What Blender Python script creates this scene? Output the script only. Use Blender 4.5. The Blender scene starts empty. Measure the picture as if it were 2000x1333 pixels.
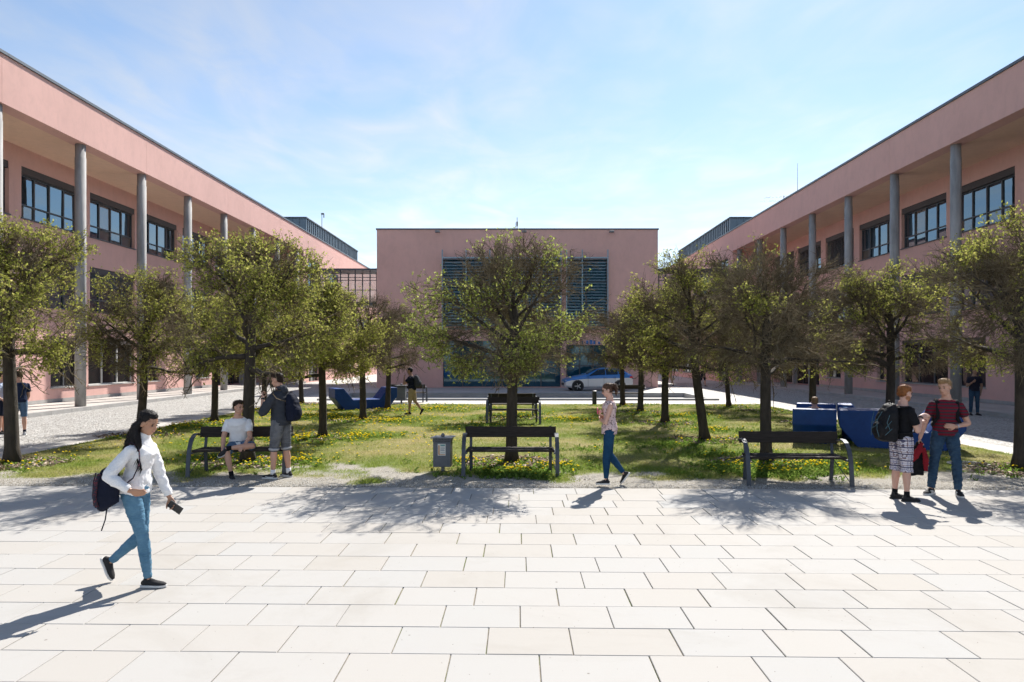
import bpy, bmesh, math, random
import numpy as np
from mathutils import Vector, Matrix, noise

R = math.radians
scene = bpy.context.scene
random.seed(7)
rng = np.random.default_rng(7)

# ------------------------------------------------------------------ camera
EYE = 2.18            # camera height above the paving, metres
cam_data = bpy.data.cameras.new('camera')
cam = bpy.data.objects.new('camera', cam_data)
scene.collection.objects.link(cam)
cam.location = (0, 0, EYE)
cam.rotation_euler = (R(90), 0, 0)
cam_data.sensor_width = 36.0
cam_data.lens = 24.5
cam_data.shift_x = -0.006
cam_data.shift_y = 0.0152
cam_data.clip_start = 0.05
cam_data.clip_end = 2000
scene.camera = cam

# ------------------------------------------------------------------ sun and sky
SUN_EL, SUN_AZ = R(42.5), R(21.5)      # azimuth measured from +Y towards +X
sdir = Vector((math.cos(SUN_EL) * math.sin(SUN_AZ), math.cos(SUN_EL) * math.cos(SUN_AZ), math.sin(SUN_EL)))
sun_data = bpy.data.lights.new('sun', 'SUN')
sun_data.energy = 4.9
sun_data.angle = R(0.53)
sun_data.color = (1.0, 0.95, 0.87)
sun = bpy.data.objects.new('sun', sun_data)
scene.collection.objects.link(sun)
sun.location = (20, 40, 60)
sun.rotation_euler = sdir.to_track_quat('Z', 'Y').to_euler()

world = bpy.data.worlds.new('World')
scene.world = world
world.use_nodes = True
wn, wl = world.node_tree.nodes, world.node_tree.links
wn.clear()
w_out = wn.new('ShaderNodeOutputWorld')
w_bg = wn.new('ShaderNodeBackground')
w_bg.inputs['Strength'].default_value = 0.090
sky = wn.new('ShaderNodeTexSky')
sky.sky_type = 'NISHITA'
sky.sun_disc = False
sky.sun_elevation = SUN_EL
sky.sun_rotation = SUN_AZ
sky.altitude = 300
sky.air_density = 1.0
sky.dust_density = 0.25
sky.ozone_density = 1.0
# thin cirrus drawn on a plane far above
tc = wn.new('ShaderNodeTexCoord')
sep = wn.new('ShaderNodeSeparateXYZ')
wl.new(tc.outputs['Generated'], sep.inputs[0])
zc = wn.new('ShaderNodeMath'); zc.operation = 'MAXIMUM'; zc.inputs[1].default_value = 0.04
wl.new(sep.outputs['Z'], zc.inputs[0])
dx = wn.new('ShaderNodeMath'); dx.operation = 'DIVIDE'
dy = wn.new('ShaderNodeMath'); dy.operation = 'DIVIDE'
wl.new(sep.outputs['X'], dx.inputs[0]); wl.new(zc.outputs[0], dx.inputs[1])
wl.new(sep.outputs['Y'], dy.inputs[0]); wl.new(zc.outputs[0], dy.inputs[1])
comb = wn.new('ShaderNodeCombineXYZ')
wl.new(dx.outputs[0], comb.inputs[0]); wl.new(dy.outputs[0], comb.inputs[1])


def wnoise(scale, detail, dist, rot, scl, rough=0.55):
    mp = wn.new('ShaderNodeMapping')
    mp.inputs['Rotation'].default_value = (0, 0, rot)
    mp.inputs['Scale'].default_value = scl
    wl.new(comb.outputs[0], mp.inputs['Vector'])
    n = wn.new('ShaderNodeTexNoise')
    n.inputs['Scale'].default_value = scale
    n.inputs['Detail'].default_value = detail
    n.inputs['Roughness'].default_value = rough
    n.inputs['Distortion'].default_value = dist
    wl.new(mp.outputs[0], n.inputs['Vector'])
    return n.outputs['Fac']


def wramp(sock, a, b, lo=0.0, hi=1.0):
    m = wn.new('ShaderNodeMapRange')
    m.interpolation_type = 'SMOOTHSTEP'
    m.inputs['From Min'].default_value = a
    m.inputs['From Max'].default_value = b
    m.inputs['To Min'].default_value = lo
    m.inputs['To Max'].default_value = hi
    wl.new(sock, m.inputs['Value'])
    return m.outputs[0]


c_big = wramp(wnoise(0.62, 4, 0.4, 0.9, (1, 1, 1)), 0.34, 0.66)
c_streak = wramp(wnoise(1.3, 8, 0.9, 0.75, (1.5, 0.75, 1), 0.52), 0.25, 0.95)
c_fine = wramp(wnoise(2.4, 8, 0.9, 0.4, (1.3, 0.8, 1), 0.55), 0.36, 0.90)
mul = wn.new('ShaderNodeMath'); mul.operation = 'MULTIPLY'
wl.new(c_big, mul.inputs[0]); wl.new(c_streak, mul.inputs[1])
add = wn.new('ShaderNodeMath'); add.operation = 'MULTIPLY_ADD'; add.inputs[1].default_value = 0.30
wl.new(c_fine, add.inputs[0]); wl.new(mul.outputs[0], add.inputs[2])
cl = wn.new('ShaderNodeMath'); cl.operation = 'MULTIPLY'; cl.inputs[1].default_value = 0.62; cl.use_clamp = True
veil = wn.new('ShaderNodeMath'); veil.operation = 'ADD'; veil.inputs[1].default_value = 0.20
hz_ = wn.new('ShaderNodeMath'); hz_.operation = 'ADD'
wl.new(add.outputs[0], veil.inputs[0]); wl.new(veil.outputs[0], hz_.inputs[0])
wl.new(wramp(sep.outputs['Z'], 0.02, 0.55, 0.45, 0.0), hz_.inputs[1]); wl.new(hz_.outputs[0], cl.inputs[0])      # paler air towards the horizon
# cloud brightness follows the brightness of the sky around it (lit by the same sun)
cmix = wn.new('ShaderNodeMix'); cmix.data_type = 'RGBA'; cmix.blend_type = 'MIX'
bright = wn.new('ShaderNodeRGBToBW')
wl.new(sky.outputs[0], bright.inputs[0])
bm_ = wn.new('ShaderNodeMath'); bm_.operation = 'MULTIPLY_ADD'
bm_.inputs[1].default_value = 0.78; bm_.inputs[2].default_value = 2.3
wl.new(bright.outputs[0], bm_.inputs[0])
cc = wn.new('ShaderNodeCombineColor')
for i, k in enumerate((1.0, 1.0, 1.0)):
    m = wn.new('ShaderNodeMath'); m.operation = 'MULTIPLY'; m.inputs[1].default_value = k
    wl.new(bm_.outputs[0], m.inputs[0]); wl.new(m.outputs[0], cc.inputs[i])
wl.new(cl.outputs[0], cmix.inputs['Factor'])
wl.new(cc.outputs[0], cmix.inputs['B'])
hue_ = wn.new('ShaderNodeMix'); hue_.data_type = 'RGBA'; hue_.blend_type = 'MULTIPLY'; hue_.inputs['Factor'].default_value = 1.0
hue_.inputs['B'].default_value = (0.76, 0.95, 1.07, 1.0)      # a deeper azure between the clouds
wl.new(sky.outputs[0], hue_.inputs['A']); wl.new(hue_.outputs['Result'], cmix.inputs['A'])
wl.new(cmix.outputs['Result'], w_bg.inputs['Color'])
wl.new(w_bg.outputs[0], w_out.inputs['Surface'])

vs = scene.view_settings
vs.view_transform = 'Standard'
vs.look = 'None'
vs.exposure = 0.88
vs.gamma = 1.0
vs.use_curve_mapping = False
scene.cycles.max_bounces = 4
scene.cycles.diffuse_bounces = 4
scene.cycles.glossy_bounces = 2
scene.cycles.transmission_bounces = 2
scene.cycles.use_adaptive_sampling = True
scene.cycles.adaptive_threshold = 0.03
scene.cycles.transparent_max_bounces = 6
scene.cycles.caustics_reflective = False
scene.cycles.caustics_refractive = False

# ------------------------------------------------------------------ helpers
F = 1361.0            # focal length in pixels of the 2000 px wide photograph
VX, VY = 1012.0, 697.0


def gp(px, py, z=0.0):
    """ground point seen at a photo pixel"""
    Y = F * (EYE - z) / (py - VY)
    return ((px - VX) / F * Y, Y)


def link(o):
    scene.collection.objects.link(o)
    return o


def tag(o, label=None, cat=None, group=None, kind=None):
    if label: o['label'] = label
    if cat: o['category'] = cat
    if group: o['group'] = group
    if kind: o['kind'] = kind
    return o


def empty(name, loc=(0, 0, 0), rz=0.0, label=None, cat=None, group=None):
    o = bpy.data.objects.new(name, None)
    o.empty_display_size = 0.2
    o.location = loc
    o.rotation_euler = (0, 0, rz)
    link(o)
    return tag(o, label, cat, group)


def obj(name, me, parent=None, loc=(0, 0, 0), rz=0.0):
    o = bpy.data.objects.new(name, me)
    o.location = loc
    o.rotation_euler = (0, 0, rz)
    link(o)
    if parent is not None:
        o.parent = parent
    return o


def copy_tree(o, parent=None):
    c = o.copy()
    link(c)
    c.parent = parent
    for ch in list(o.children):
        copy_tree(ch, c)
    return c


class MB:
    """collects simple shapes; build() turns them into one mesh object"""

    def __init__(s):
        s.v, s.f = [], []

    def add(s, verts, faces):
        b = len(s.v)
        s.v += [tuple(p) for p in verts]
        s.f += [tuple(i + b for i in f) for f in faces]
        return s

    def box(s, x0, x1, y0, y1, z0, z1):
        if x0 > x1: x0, x1 = x1, x0
        if y0 > y1: y0, y1 = y1, y0
        if z0 > z1: z0, z1 = z1, z0
        return s.add([(x0, y0, z0), (x1, y0, z0), (x1, y1, z0), (x0, y1, z0), (x0, y0, z1), (x1, y0, z1), (x1, y1, z1), (x0, y1, z1)],
                     [(0, 3, 2, 1), (4, 5, 6, 7), (0, 1, 5, 4), (1, 2, 6, 5), (2, 3, 7, 6), (3, 0, 4, 7)])

    def bar(s, p, q, w, h):
        """box-section bar from p to q"""
        p, q = Vector(p), Vector(q)
        d = (q - p).normalized()
        up = Vector((0, 0, 1)) if abs(d.z) < 0.9 else Vector((0, 1, 0))
        a = d.cross(up).normalized() * w / 2
        b = a.cross(d).normalized() * h / 2
        vs_ = [c + i * a + j * b for c in (p, q) for i, j in ((-1, -1), (1, -1), (1, 1), (-1, 1))]
        return s.add(vs_, [(3, 2, 1, 0), (4, 5, 6, 7), (0, 1, 5, 4), (1, 2, 6, 5), (2, 3, 7, 6), (3, 0, 4, 7)])

    def prism(s, poly, y0, y1):
        """polygon in x,z extruded along y"""
        n = len(poly)
        vs_ = [(x, y0, z) for x, z in poly] + [(x, y1, z) for x, z in poly]
        fs = [tuple(range(n)), tuple(range(2 * n - 1, n - 1, -1))]
        fs += [(i, i + n, (i + 1) % n + n, (i + 1) % n) for i in range(n)]
        return s.add(vs_, fs)

    def flat(s, poly, z0, z1):
        """polygon in x,y extruded along z"""
        n = len(poly)
        vs_ = [(x, y, z0) for x, y in poly] + [(x, y, z1) for x, y in poly]
        fs = [tuple(range(n - 1, -1, -1)), tuple(range(n, 2 * n))]
        fs += [(i, (i + 1) % n, (i + 1) % n + n, i + n) for i in range(n)]
        return s.add(vs_, fs)

    def tube(s, pts, rad, n=8, flat=None, side=None):
        """tube along points; rad is a radius, a list of radii, or a list of (across, deep) pairs"""
        pts = [Vector(p) for p in pts]
        m = len(pts)
        if not isinstance(rad, (list, tuple)): rad = [rad] * m
        rings = []
        ref = Vector(side) if side is not None else None
        for i, p in enumerate(pts):
            t = (pts[min(i + 1, m - 1)] - pts[max(i - 1, 0)])
            t = t.normalized() if t.length > 1e-9 else Vector((0, 0, 1))
            if ref is None:
                ref = Vector((0, 1, 0)) if abs(t.y) < 0.8 else Vector((1, 0, 0))
            a = (ref - t * ref.dot(t)).normalized()
            b = t.cross(a)
            if side is None: ref = a
            r = rad[i]
            ra, rb = r if isinstance(r, (list, tuple)) else (r, r)
            rings.append([p + a * ra * math.cos(2 * math.pi * k / n) + b * rb * math.sin(2 * math.pi * k / n) for k in range(n)])
        vs_ = [v for r in rings for v in r]
        fs = []
        for i in range(m - 1):
            for k in range(n):
                k2 = (k + 1) % n
                fs.append((i * n + k, i * n + k2, (i + 1) * n + k2, (i + 1) * n + k))
        fs.append(tuple(range(n - 1, -1, -1)))
        fs.append(tuple(range((m - 1) * n, m * n)))
        return s.add(vs_, fs)

    def ell(s, c, r, rot=None, n=12, m=8):
        c = Vector(c)
        if not isinstance(r, (list, tuple)): r = (r, r, r)
        vs_ = []
        for i in range(m + 1):
            th = math.pi * i / m
            for k in range(n):
                ph = 2 * math.pi * k / n
                p = Vector((r[0] * math.sin(th) * math.cos(ph), r[1] * math.sin(th) * math.sin(ph), r[2] * math.cos(th)))
                if i in (0, m): p = Vector((0, 0, r[2] * math.cos(th)))
                vs_.append(c + (rot @ p if rot is not None else p))
                if i in (0, m): break
        fs = []
        def idx(i, k):
            if i == 0: return 0
            if i == m: return 1 + (m - 1) * n
            return 1 + (i - 1) * n + k % n
        for i in range(m):
            for k in range(n):
                q = [idx(i, k), idx(i + 1, k), idx(i + 1, k + 1), idx(i, k + 1)]
                u = []
                for x in q:
                    if x not in u: u.append(x)
                fs.append(tuple(u))
        return s.add(vs_, fs)

    def mesh(s, name, mat, smooth=False):
        me = bpy.data.meshes.new(name)
        me.from_pydata([tuple(p) for p in s.v], [], s.f)
        if mat is not None:
            for m in (mat if isinstance(mat, (list, tuple)) else [mat]): me.materials.append(m)
        if smooth:
            me.polygons.foreach_set('use_smooth', np.ones(len(me.polygons), dtype=bool))
        me.update()
        return me

    def build(s, name, mat, parent=None, loc=(0, 0, 0), rz=0.0, smooth=False, center=False, bevel=0.0):
        if center and s.v:
            a = np.array([tuple(p) for p in s.v])
            c = (a.min(0) + a.max(0)) / 2
            s.v = [tuple(x) for x in (a - c)]
            cr = Matrix.Rotation(rz, 3, 'Z') @ Vector(c)
            loc = tuple(Vector(loc) + cr)
        o = obj(name, s.mesh(name, mat, smooth), parent, loc, rz)
        if bevel > 0:
            b = o.modifiers.new('bevel', 'BEVEL')
            b.width = bevel; b.segments = 2; b.limit_method = 'ANGLE'; b.angle_limit = R(40)
        return o


def np_mesh(name, V, Q, mat, smooth=False, attrs=None):
    """mesh from numpy arrays, Q: (n,3) or (n,4) faces"""
    me = bpy.data.meshes.new(name)
    V = np.asarray(V, dtype=np.float32); Q = np.asarray(Q, dtype=np.int32)
    k = Q.shape[1]
    me.vertices.add(len(V)); me.vertices.foreach_set('co', V.ravel())
    me.loops.add(Q.size); me.loops.foreach_set('vertex_index', Q.ravel())
    me.polygons.add(len(Q))
    me.polygons.foreach_set('loop_start', np.arange(0, Q.size, k, dtype=np.int32))
    me.polygons.foreach_set('loop_total', np.full(len(Q), k, dtype=np.int32))
    if smooth: me.polygons.foreach_set('use_smooth', np.ones(len(Q), dtype=bool))
    for m in (mat if isinstance(mat, (list, tuple)) else [mat]): me.materials.append(m)
    for an, av in (attrs or {}).items():
        at = me.attributes.new(an, 'FLOAT', 'POINT')
        at.data.foreach_set('value', np.asarray(av, dtype=np.float32))
    me.update(calc_edges=True)
    return me


# ------------------------------------------------------------------ materials
def nodes_of(name):
    m = bpy.data.materials.new(name)
    m.use_nodes = True
    nt = m.node_tree
    return m, nt, nt.nodes['Principled BSDF']


def c4(c): return (c[0], c[1], c[2], 1.0)


def tint(c, k): return tuple(max(0.0, min(1.0, x * k)) for x in c)


def noise_node(nt, vec, scale, detail=4, rough=0.55, dist=0.0):
    n = nt.nodes.new('ShaderNodeTexNoise')
    n.inputs['Scale'].default_value = scale
    n.inputs['Detail'].default_value = detail
    n.inputs['Roughness'].default_value = rough
    n.inputs['Distortion'].default_value = dist
    if vec is not None: nt.links.new(vec, n.inputs['Vector'])
    return n.outputs['Fac']


def ramp(nt, fac, stops):
    r = nt.nodes.new('ShaderNodeValToRGB')
    e = r.color_ramp.elements
    while len(e) < len(stops): e.new(0.5)
    for k, (p, c) in enumerate(stops):
        e[k].position = p; e[k].color = c4(c)
    nt.links.new(fac, r.inputs['Fac'])
    return r.outputs['Color']


def mixc(nt, fac, a, b, mode='MIX'):
    n = nt.nodes.new('ShaderNodeMix'); n.data_type = 'RGBA'; n.blend_type = mode
    for sock, v in ((n.inputs['Factor'], fac), (n.inputs['A'], a), (n.inputs['B'], b)):
        if isinstance(v, (int, float)): sock.default_value = v
        elif isinstance(v, tuple): sock.default_value = c4(v)
        else: nt.links.new(v, sock)
    return n.outputs['Result']


def coords(nt, world=False, scale=None):
    if world:
        g = nt.nodes.new('ShaderNodeNewGeometry'); v = g.outputs['Position']
    else:
        t = nt.nodes.new('ShaderNodeTexCoord'); v = t.outputs['Object']
    if scale:
        mp = nt.nodes.new('ShaderNodeMapping'); mp.inputs['Scale'].default_value = scale
        nt.links.new(v, mp.inputs['Vector']); v = mp.outputs[0]
    return v


def add_bump(nt, bsdf, height, strength, dist=0.01):
    b = nt.nodes.new('ShaderNodeBump')
    b.inputs['Strength'].default_value = strength
    b.inputs['Distance'].default_value = dist
    nt.links.new(height, b.inputs['Height'])
    nt.links.new(b.outputs[0], bsdf.inputs['Normal'])
    return b


def M(name, col, rough=0.7, var=0.15, scale=6.0, bump=0.0, bscale=60.0, metal=0.0, spec=0.5, world=False, stretch=None, dist=0.01):
    m, nt, b = nodes_of(name)
    v = coords(nt, world, stretch)
    if var > 0:
        f = noise_node(nt, v, scale, 6, 0.6)
        nt.links.new(ramp(nt, f, [(0.28, tint(col, 1 - var)), (0.72, tint(col, 1 + var))]), b.inputs['Base Color'])
    else:
        b.inputs['Base Color'].default_value = c4(col)
    b.inputs['Roughness'].default_value = rough
    b.inputs['Metallic'].default_value = metal
    b.inputs['Specular IOR Level'].default_value = spec
    if bump > 0:
        add_bump(nt, b, noise_node(nt, v, bscale, 5, 0.65), bump, dist)
    return m


def stucco(name, col):
    m, nt, b = nodes_of(name)
    v = coords(nt, True)
    big = noise_node(nt, v, 0.22, 5, 0.6)
    sv = coords(nt, True, (0.9, 0.9, 0.12))
    streak = noise_node(nt, sv, 1.6, 6, 0.7)
    fine = noise_node(nt, v, 55, 4, 0.7)
    c1 = ramp(nt, big, [(0.3, tint(col, 0.93)), (0.7, tint(col, 1.05))])
    c2 = mixc(nt, ramp_f(nt, streak, 0.45, 0.80, 0.0, 0.20), c1, tint(col, 0.72))
    mott = noise_node(nt, coords(nt, True, (1.0, 1.0, 0.6)), 2.6, 7, 0.72, 0.6)      # trowelled, rain-washed plaster
    c2 = mixc(nt, ramp_f(nt, mott, 0.46, 0.74, 0.0, 0.42), c2, tint(col, 0.74))
    c3 = mixc(nt, ramp_f(nt, fine, 0.35, 0.75, 0.0, 0.14), c2, tint(col, 0.70))
    nt.links.new(c3, b.inputs['Base Color'])
    b.inputs['Roughness'].default_value = 0.92
    b.inputs['Specular IOR Level'].default_value = 0.15
    add_bump(nt, b, fine, 0.35, 0.012)
    return m


def ramp_f(nt, sock, a, b, lo, hi):
    m = nt.nodes.new('ShaderNodeMapRange')
    m.inputs['From Min'].default_value = a; m.inputs['From Max'].default_value = b
    m.inputs['To Min'].default_value = lo; m.inputs['To Max'].default_value = hi
    nt.links.new(sock, m.inputs['Value'])
    return m.outputs[0]


def leaf_mat(name, stops, trans=0.45, rough=0.5):
    m = bpy.data.materials.new(name); m.use_nodes = True
    nt = m.node_tree; nt.nodes.clear()
    out = nt.nodes.new('ShaderNodeOutputMaterial')
    g = nt.nodes.new('ShaderNodeNewGeometry')
    col = ramp(nt, g.outputs['Random Per Island'], stops)
    d = nt.nodes.new('ShaderNodeBsdfDiffuse')
    if trans <= 0:
        nt.links.new(col, d.inputs['Color']); nt.links.new(d.outputs[0], out.inputs['Surface'])
        return m
    t = nt.nodes.new('ShaderNodeBsdfTranslucent')
    mx = nt.nodes.new('ShaderNodeMixShader'); mx.inputs[0].default_value = trans
    nt.links.new(col, d.inputs['Color']); nt.links.new(col, t.inputs['Color'])
    nt.links.new(d.outputs[0], mx.inputs[1]); nt.links.new(t.outputs[0], mx.inputs[2])
    nt.links.new(mx.outputs[0], out.inputs['Surface'])
    return m


def glass(name, col=(0.012, 0.016, 0.02), ior=2.1, rough=0.015):
    m, nt, b = nodes_of(name)
    b.inputs['Base Color'].default_value = c4(col)
    b.inputs['Roughness'].default_value = rough
    b.inputs['IOR'].default_value = ior
    b.inputs['Specular Tint'].default_value = (0.58, 0.82, 1.0, 1.0)     # reflections tinted blue, standing in for a bluer mirrored sky
    v = coords(nt, True)
    add_bump(nt, b, noise_node(nt, v, 0.9, 2, 0.5), 0.05, 0.02)   # slightly wavy panes
    return m


PINK = stucco('pink_stucco', (0.69, 0.432, 0.388))
PINK_SOFFIT = stucco('soffit_plaster', (0.80, 0.57, 0.44))
CONC = M('column_concrete', (0.32, 0.315, 0.31), 0.85, 0.34, 3.5, 0.35, 40, world=True, stretch=(1.0, 1.0, 0.22))
COPING = M('coping_metal', (0.10, 0.115, 0.135), 0.45, 0.1, 2.0, metal=0.5)
FRAME = M('window_frame_metal', (0.07, 0.075, 0.085), 0.45, 0.08, 5.0)
BLINDBOX = M('blind_box_metal', (0.055, 0.045, 0.045), 0.5, 0.1, 4.0)
BLIND = M('blind_slats', (0.20, 0.19, 0.19), 0.5, 0.08, 4.0)
WHITEFR = M('white_frame', (0.6, 0.6, 0.58), 0.5, 0.05, 5.0)
GLASS = glass('window_glass', (0.012, 0.020, 0.028), 2.9)
GLASS_SHADE = glass('glass_before_blind', (0.13, 0.105, 0.085), 2.3)
GLASS_DARK = glass('ground_floor_glass', (0.02, 0.02, 0.02), 1.55)
GLASS_TEAL = glass('hall_glass', (0.010, 0.055, 0.085), 1.9, 0.05)
SILL = M('sill_stone', (0.42, 0.40, 0.38), 0.8, 0.1, 4.0)
METALBLUE = M('roof_metal_sheet', (0.135, 0.175, 0.215), 0.42, 0.14, 0.8, metal=0.55, world=True)
LOUVRE = M('louvre_aluminium', (0.20, 0.29, 0.35), 0.38, 0.10, 3.0, metal=0.4)
STEEL = M('bench_steel', (0.060, 0.068, 0.085), 0.50, 0.12, 9.0, 0.1, 80, metal=0.25)
GALV = M('galvanised_steel', (0.16, 0.165, 0.18), 0.45, 0.18, 7.0, metal=0.4)
DARKMETAL = M('dark_metal', (0.03, 0.032, 0.036), 0.5, 0.15, 6.0)
WOODDARK = M('weathered_dark_wood', (0.034, 0.027, 0.023), 0.8, 0.4, 5.0, 0.4, 30, spec=0.2, stretch=(1.0, 14.0, 14.0))

# ================================================================== GROUND
def slab_material():
    m, nt, b = nodes_of('pale_paving_stone')
    oi = nt.nodes.new('ShaderNodeObjectInfo')
    base = ramp(nt, oi.outputs['Random'], [(0.0, (0.402, 0.380, 0.350)), (0.35, (0.416, 0.397, 0.372)), (0.65, (0.416, 0.404, 0.386)), (1.0, (0.405, 0.398, 0.385))])
    v = coords(nt, True)
    big = noise_node(nt, v, 1.3, 6, 0.65)
    fine = noise_node(nt, v, 160, 3, 0.7)
    vor = nt.nodes.new('ShaderNodeTexVoronoi'); vor.inputs['Scale'].default_value = 9.0
    nt.links.new(v, vor.inputs['Vector'])
    c = mixc(nt, ramp_f(nt, big, 0.35, 0.8, 0.0, 0.25), base, (0.40, 0.37, 0.34))
    stain = noise_node(nt, v, 0.5, 7, 0.7, 0.8)
    c = mixc(nt, ramp_f(nt, stain, 0.52, 0.70, 0.0, 0.32), c, (0.29, 0.262, 0.225))
    v2 = nt.nodes.new('ShaderNodeTexVoronoi'); v2.inputs['Scale'].default_value = 2.3; nt.links.new(v, v2.inputs['Vector'])
    c = mixc(nt, ramp_f(nt, v2.outputs['Distance'], 0.022, 0.034, 0.8, 0.0), c, (0.16, 0.14, 0.12))     # trodden gum and leaf bits
    c = mixc(nt, ramp_f(nt, fine, 0.45, 0.8, 0.0, 0.30), c, (0.33, 0.31, 0.285))
    c = mixc(nt, ramp_f(nt, vor.outputs['Distance'], 0.035, 0.05, 0.75, 0.0), c, (0.10, 0.085, 0.06))   # specks of dirt
    nt.links.new(c, b.inputs['Base Color'])
    b.inputs['Roughness'].default_value = 0.8
    b.inputs['Specular IOR Level'].default_value = 0.10
    add_bump(nt, b, fine, 0.18, 0.004)
    return m


def moss_joint():
    m, nt, b = nodes_of('joint_sand_and_moss')
    v = coords(nt, True)
    f = noise_node(nt, v, 0.9, 5, 0.65)
    g = noise_node(nt, v, 45, 4, 0.7)
    soil = ramp(nt, g, [(0.3, (0.13, 0.11, 0.08)), (0.7, (0.34, 0.295, 0.23))])
    moss = ramp(nt, g, [(0.3, (0.05, 0.07, 0.012)), (0.7, (0.17, 0.20, 0.05))])
    nt.links.new(mixc(nt, ramp_f(nt, f, 0.46, 0.58, 0, 1), soil, moss), b.inputs['Base Color'])
    b.inputs['Roughness'].default_value = 0.95
    add_bump(nt, b, g, 0.8, 0.01)
    return m


def cobbles():
    m, nt, b = nodes_of('grey_cobble_setts')
    v = coords(nt, True)
    vor = nt.nodes.new('ShaderNodeTexVoronoi'); vor.inputs['Scale'].default_value = 8.5
    vor.inputs['Randomness'].default_value = 0.75
    nt.links.new(v, vor.inputs['Vector'])
    edge = nt.nodes.new('ShaderNodeTexVoronoi'); edge.feature = 'DISTANCE_TO_EDGE'; edge.inputs['Scale'].default_value = 8.5
    edge.inputs['Randomness'].default_value = 0.75
    nt.links.new(v, edge.inputs['Vector'])
    big = noise_node(nt, v, 0.35, 5, 0.6)
    hue = nt.nodes.new('ShaderNodeSeparateColor'); nt.links.new(vor.outputs['Color'], hue.inputs[0])
    stone = ramp(nt, hue.outputs[0], [(0.0, (0.33, 0.32, 0.305)), (0.5, (0.42, 0.41, 0.395)), (1.0, (0.52, 0.51, 0.495))])
    c = mixc(nt, ramp_f(nt, big, 0.3, 0.75, 0, 0.45), stone, (0.45, 0.435, 0.41))
    c = mixc(nt, ramp_f(nt, edge.outputs['Distance'], 0.02, 0.09, 1, 0), c, (0.19, 0.18, 0.16))
    nt.links.new(c, b.inputs['Base Color'])
    b.inputs['Roughness'].default_value = 0.75
    add_bump(nt, b, ramp_f(nt, edge.outputs['Distance'], 0.0, 0.16, 0, 1), 0.9, 0.02)
    return m


SLAB = slab_material()
JOINT = moss_joint()
COBBLE = cobbles()
PLAZA = M('plaza_concrete', (0.46, 0.44, 0.41), 0.8, 0.14, 0.7, 0.2, 60, world=True)
ASPHALT = M('far_ground', (0.22, 0.21, 0.20), 0.9, 0.15, 0.2, world=True)
KERB = M('kerb_stone', (0.36, 0.35, 0.34), 0.8, 0.16, 3.0, 0.25, 60, world=True)
BASIN_ST = M('basin_stone', (0.34, 0.34, 0.335), 0.75, 0.16, 1.2, 0.2, 50, world=True)
FLAG = M('border_flagstone', (0.47, 0.45, 0.42), 0.8, 0.12, 2.0, 0.2, 60, world=True)
TERR = M('terrace_slab', (0.48, 0.45, 0.42), 0.8, 0.12, 1.6, 0.2, 60, world=True)

BX, BY0, BY1 = 9.5, 34.9, 40.0         # sunken stone basin beyond the lawn

# one sheet to the horizon, with an opening where the basin is sunk
def frame_sheet(x0, x1, y0, y1, hx0, hx1, hy0, hy1, z):
    mb = MB()
    xs, ys = [x0, hx0, hx1, x1], [y0, hy0, hy1, y1]
    for i in range(3):
        for j in range(3):
            if i == 1 and j == 1: continue
            mb.add([(xs[i], ys[j], z), (xs[i + 1], ys[j], z), (xs[i + 1], ys[j + 1], z), (xs[i], ys[j + 1], z)], [(0, 1, 2, 3)])
    return mb


tag(frame_sheet(-600, 600, -300, 900, -BX, BX, BY0, BY1, -0.06).build('ground', ASPHALT), kind='structure')
tag(frame_sheet(-60, 60, 32.0, 130, -BX, BX, BY0, BY1, -0.004).build('plaza', PLAZA), kind='structure')

for s, nm in ((-1, 'road_left'), (1, 'road_right')):
    mb = MB()
    x0, x1 = sorted((s * 11.74, s * 17.42))
    mb.add([(x0, 8, 0), (x1, 8, 0), (x1, 57.2, 0), (x0, 57.2, 0)], [(0, 1, 2, 3)])
    tag(mb.build(nm, COBBLE), kind='structure')

# ---- front paving: rows half a metre deep, joints read from the photograph row by row (pixels at the far edge of each row)
ROWS = [5.10, 5.605, 6.094, 6.567, 7.068, 7.573, 8.09, 8.594, 9.095, 9.595, 10.085, 10.57, 11.06, 11.56]
JOINTS = [
    [112, 275, 462, 682, 880, 1053, 1266, 1464, 1631, 1837],
    [77, 246, 404, 580, 785, 955, 1110, 1305, 1485, 1636, 1824, 1975],
    [72, 222, 360, 520, 682, 871, 1016, 1184, 1327, 1491, 1641, 1802, 1941],
    [32, 191, 310, 475, 625, 787, 931, 1086, 1218, 1360, 1511, 1640, 1788, 1915],
    [15, 155, 275, 402, 542, 692, 834, 987, 1133, 1256, 1388, 1529, 1657, 1775, 1912],
    [122, 252, 377, 487, 617, 759, 911, 1027, 1161, 1286, 1400, 1531, 1662, 1770, 1898],
    [109, 207, 336, 455, 557, 680, 814, 948, 1075, 1201, 1307, 1405, 1545, 1667, 1780, 1897],
    [117, 225, 342, 434, 550, 645, 764, 898, 1018, 1119, 1237, 1355, 1455, 1586, 1700, 1815, 1910],
    [95, 210, 327, 430, 517, 645, 754, 865, 977, 1074, 1185, 1281, 1407, 1516, 1625, 1731, 1842, 1945],
    [105, 204, 300, 417, 510, 611, 727, 833, 953, 1046, 1152, 1243, 1347, 1453, 1559, 1675, 1772, 1880],
    None, None, None, None,
]
SL = 0.021                                # the rows run a little askew to the facades
pave_root = tag(MB().add([(-45, -8, -0.012), (45, -8, -0.012), (45, 11.60 - SL * 45, -0.012), (-45, 11.60 + SL * 45, -0.012)], [(0, 1, 2, 3)])
                .build('pavement', JOINT), kind='structure')
rest = MB()
n_single = 0


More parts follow.
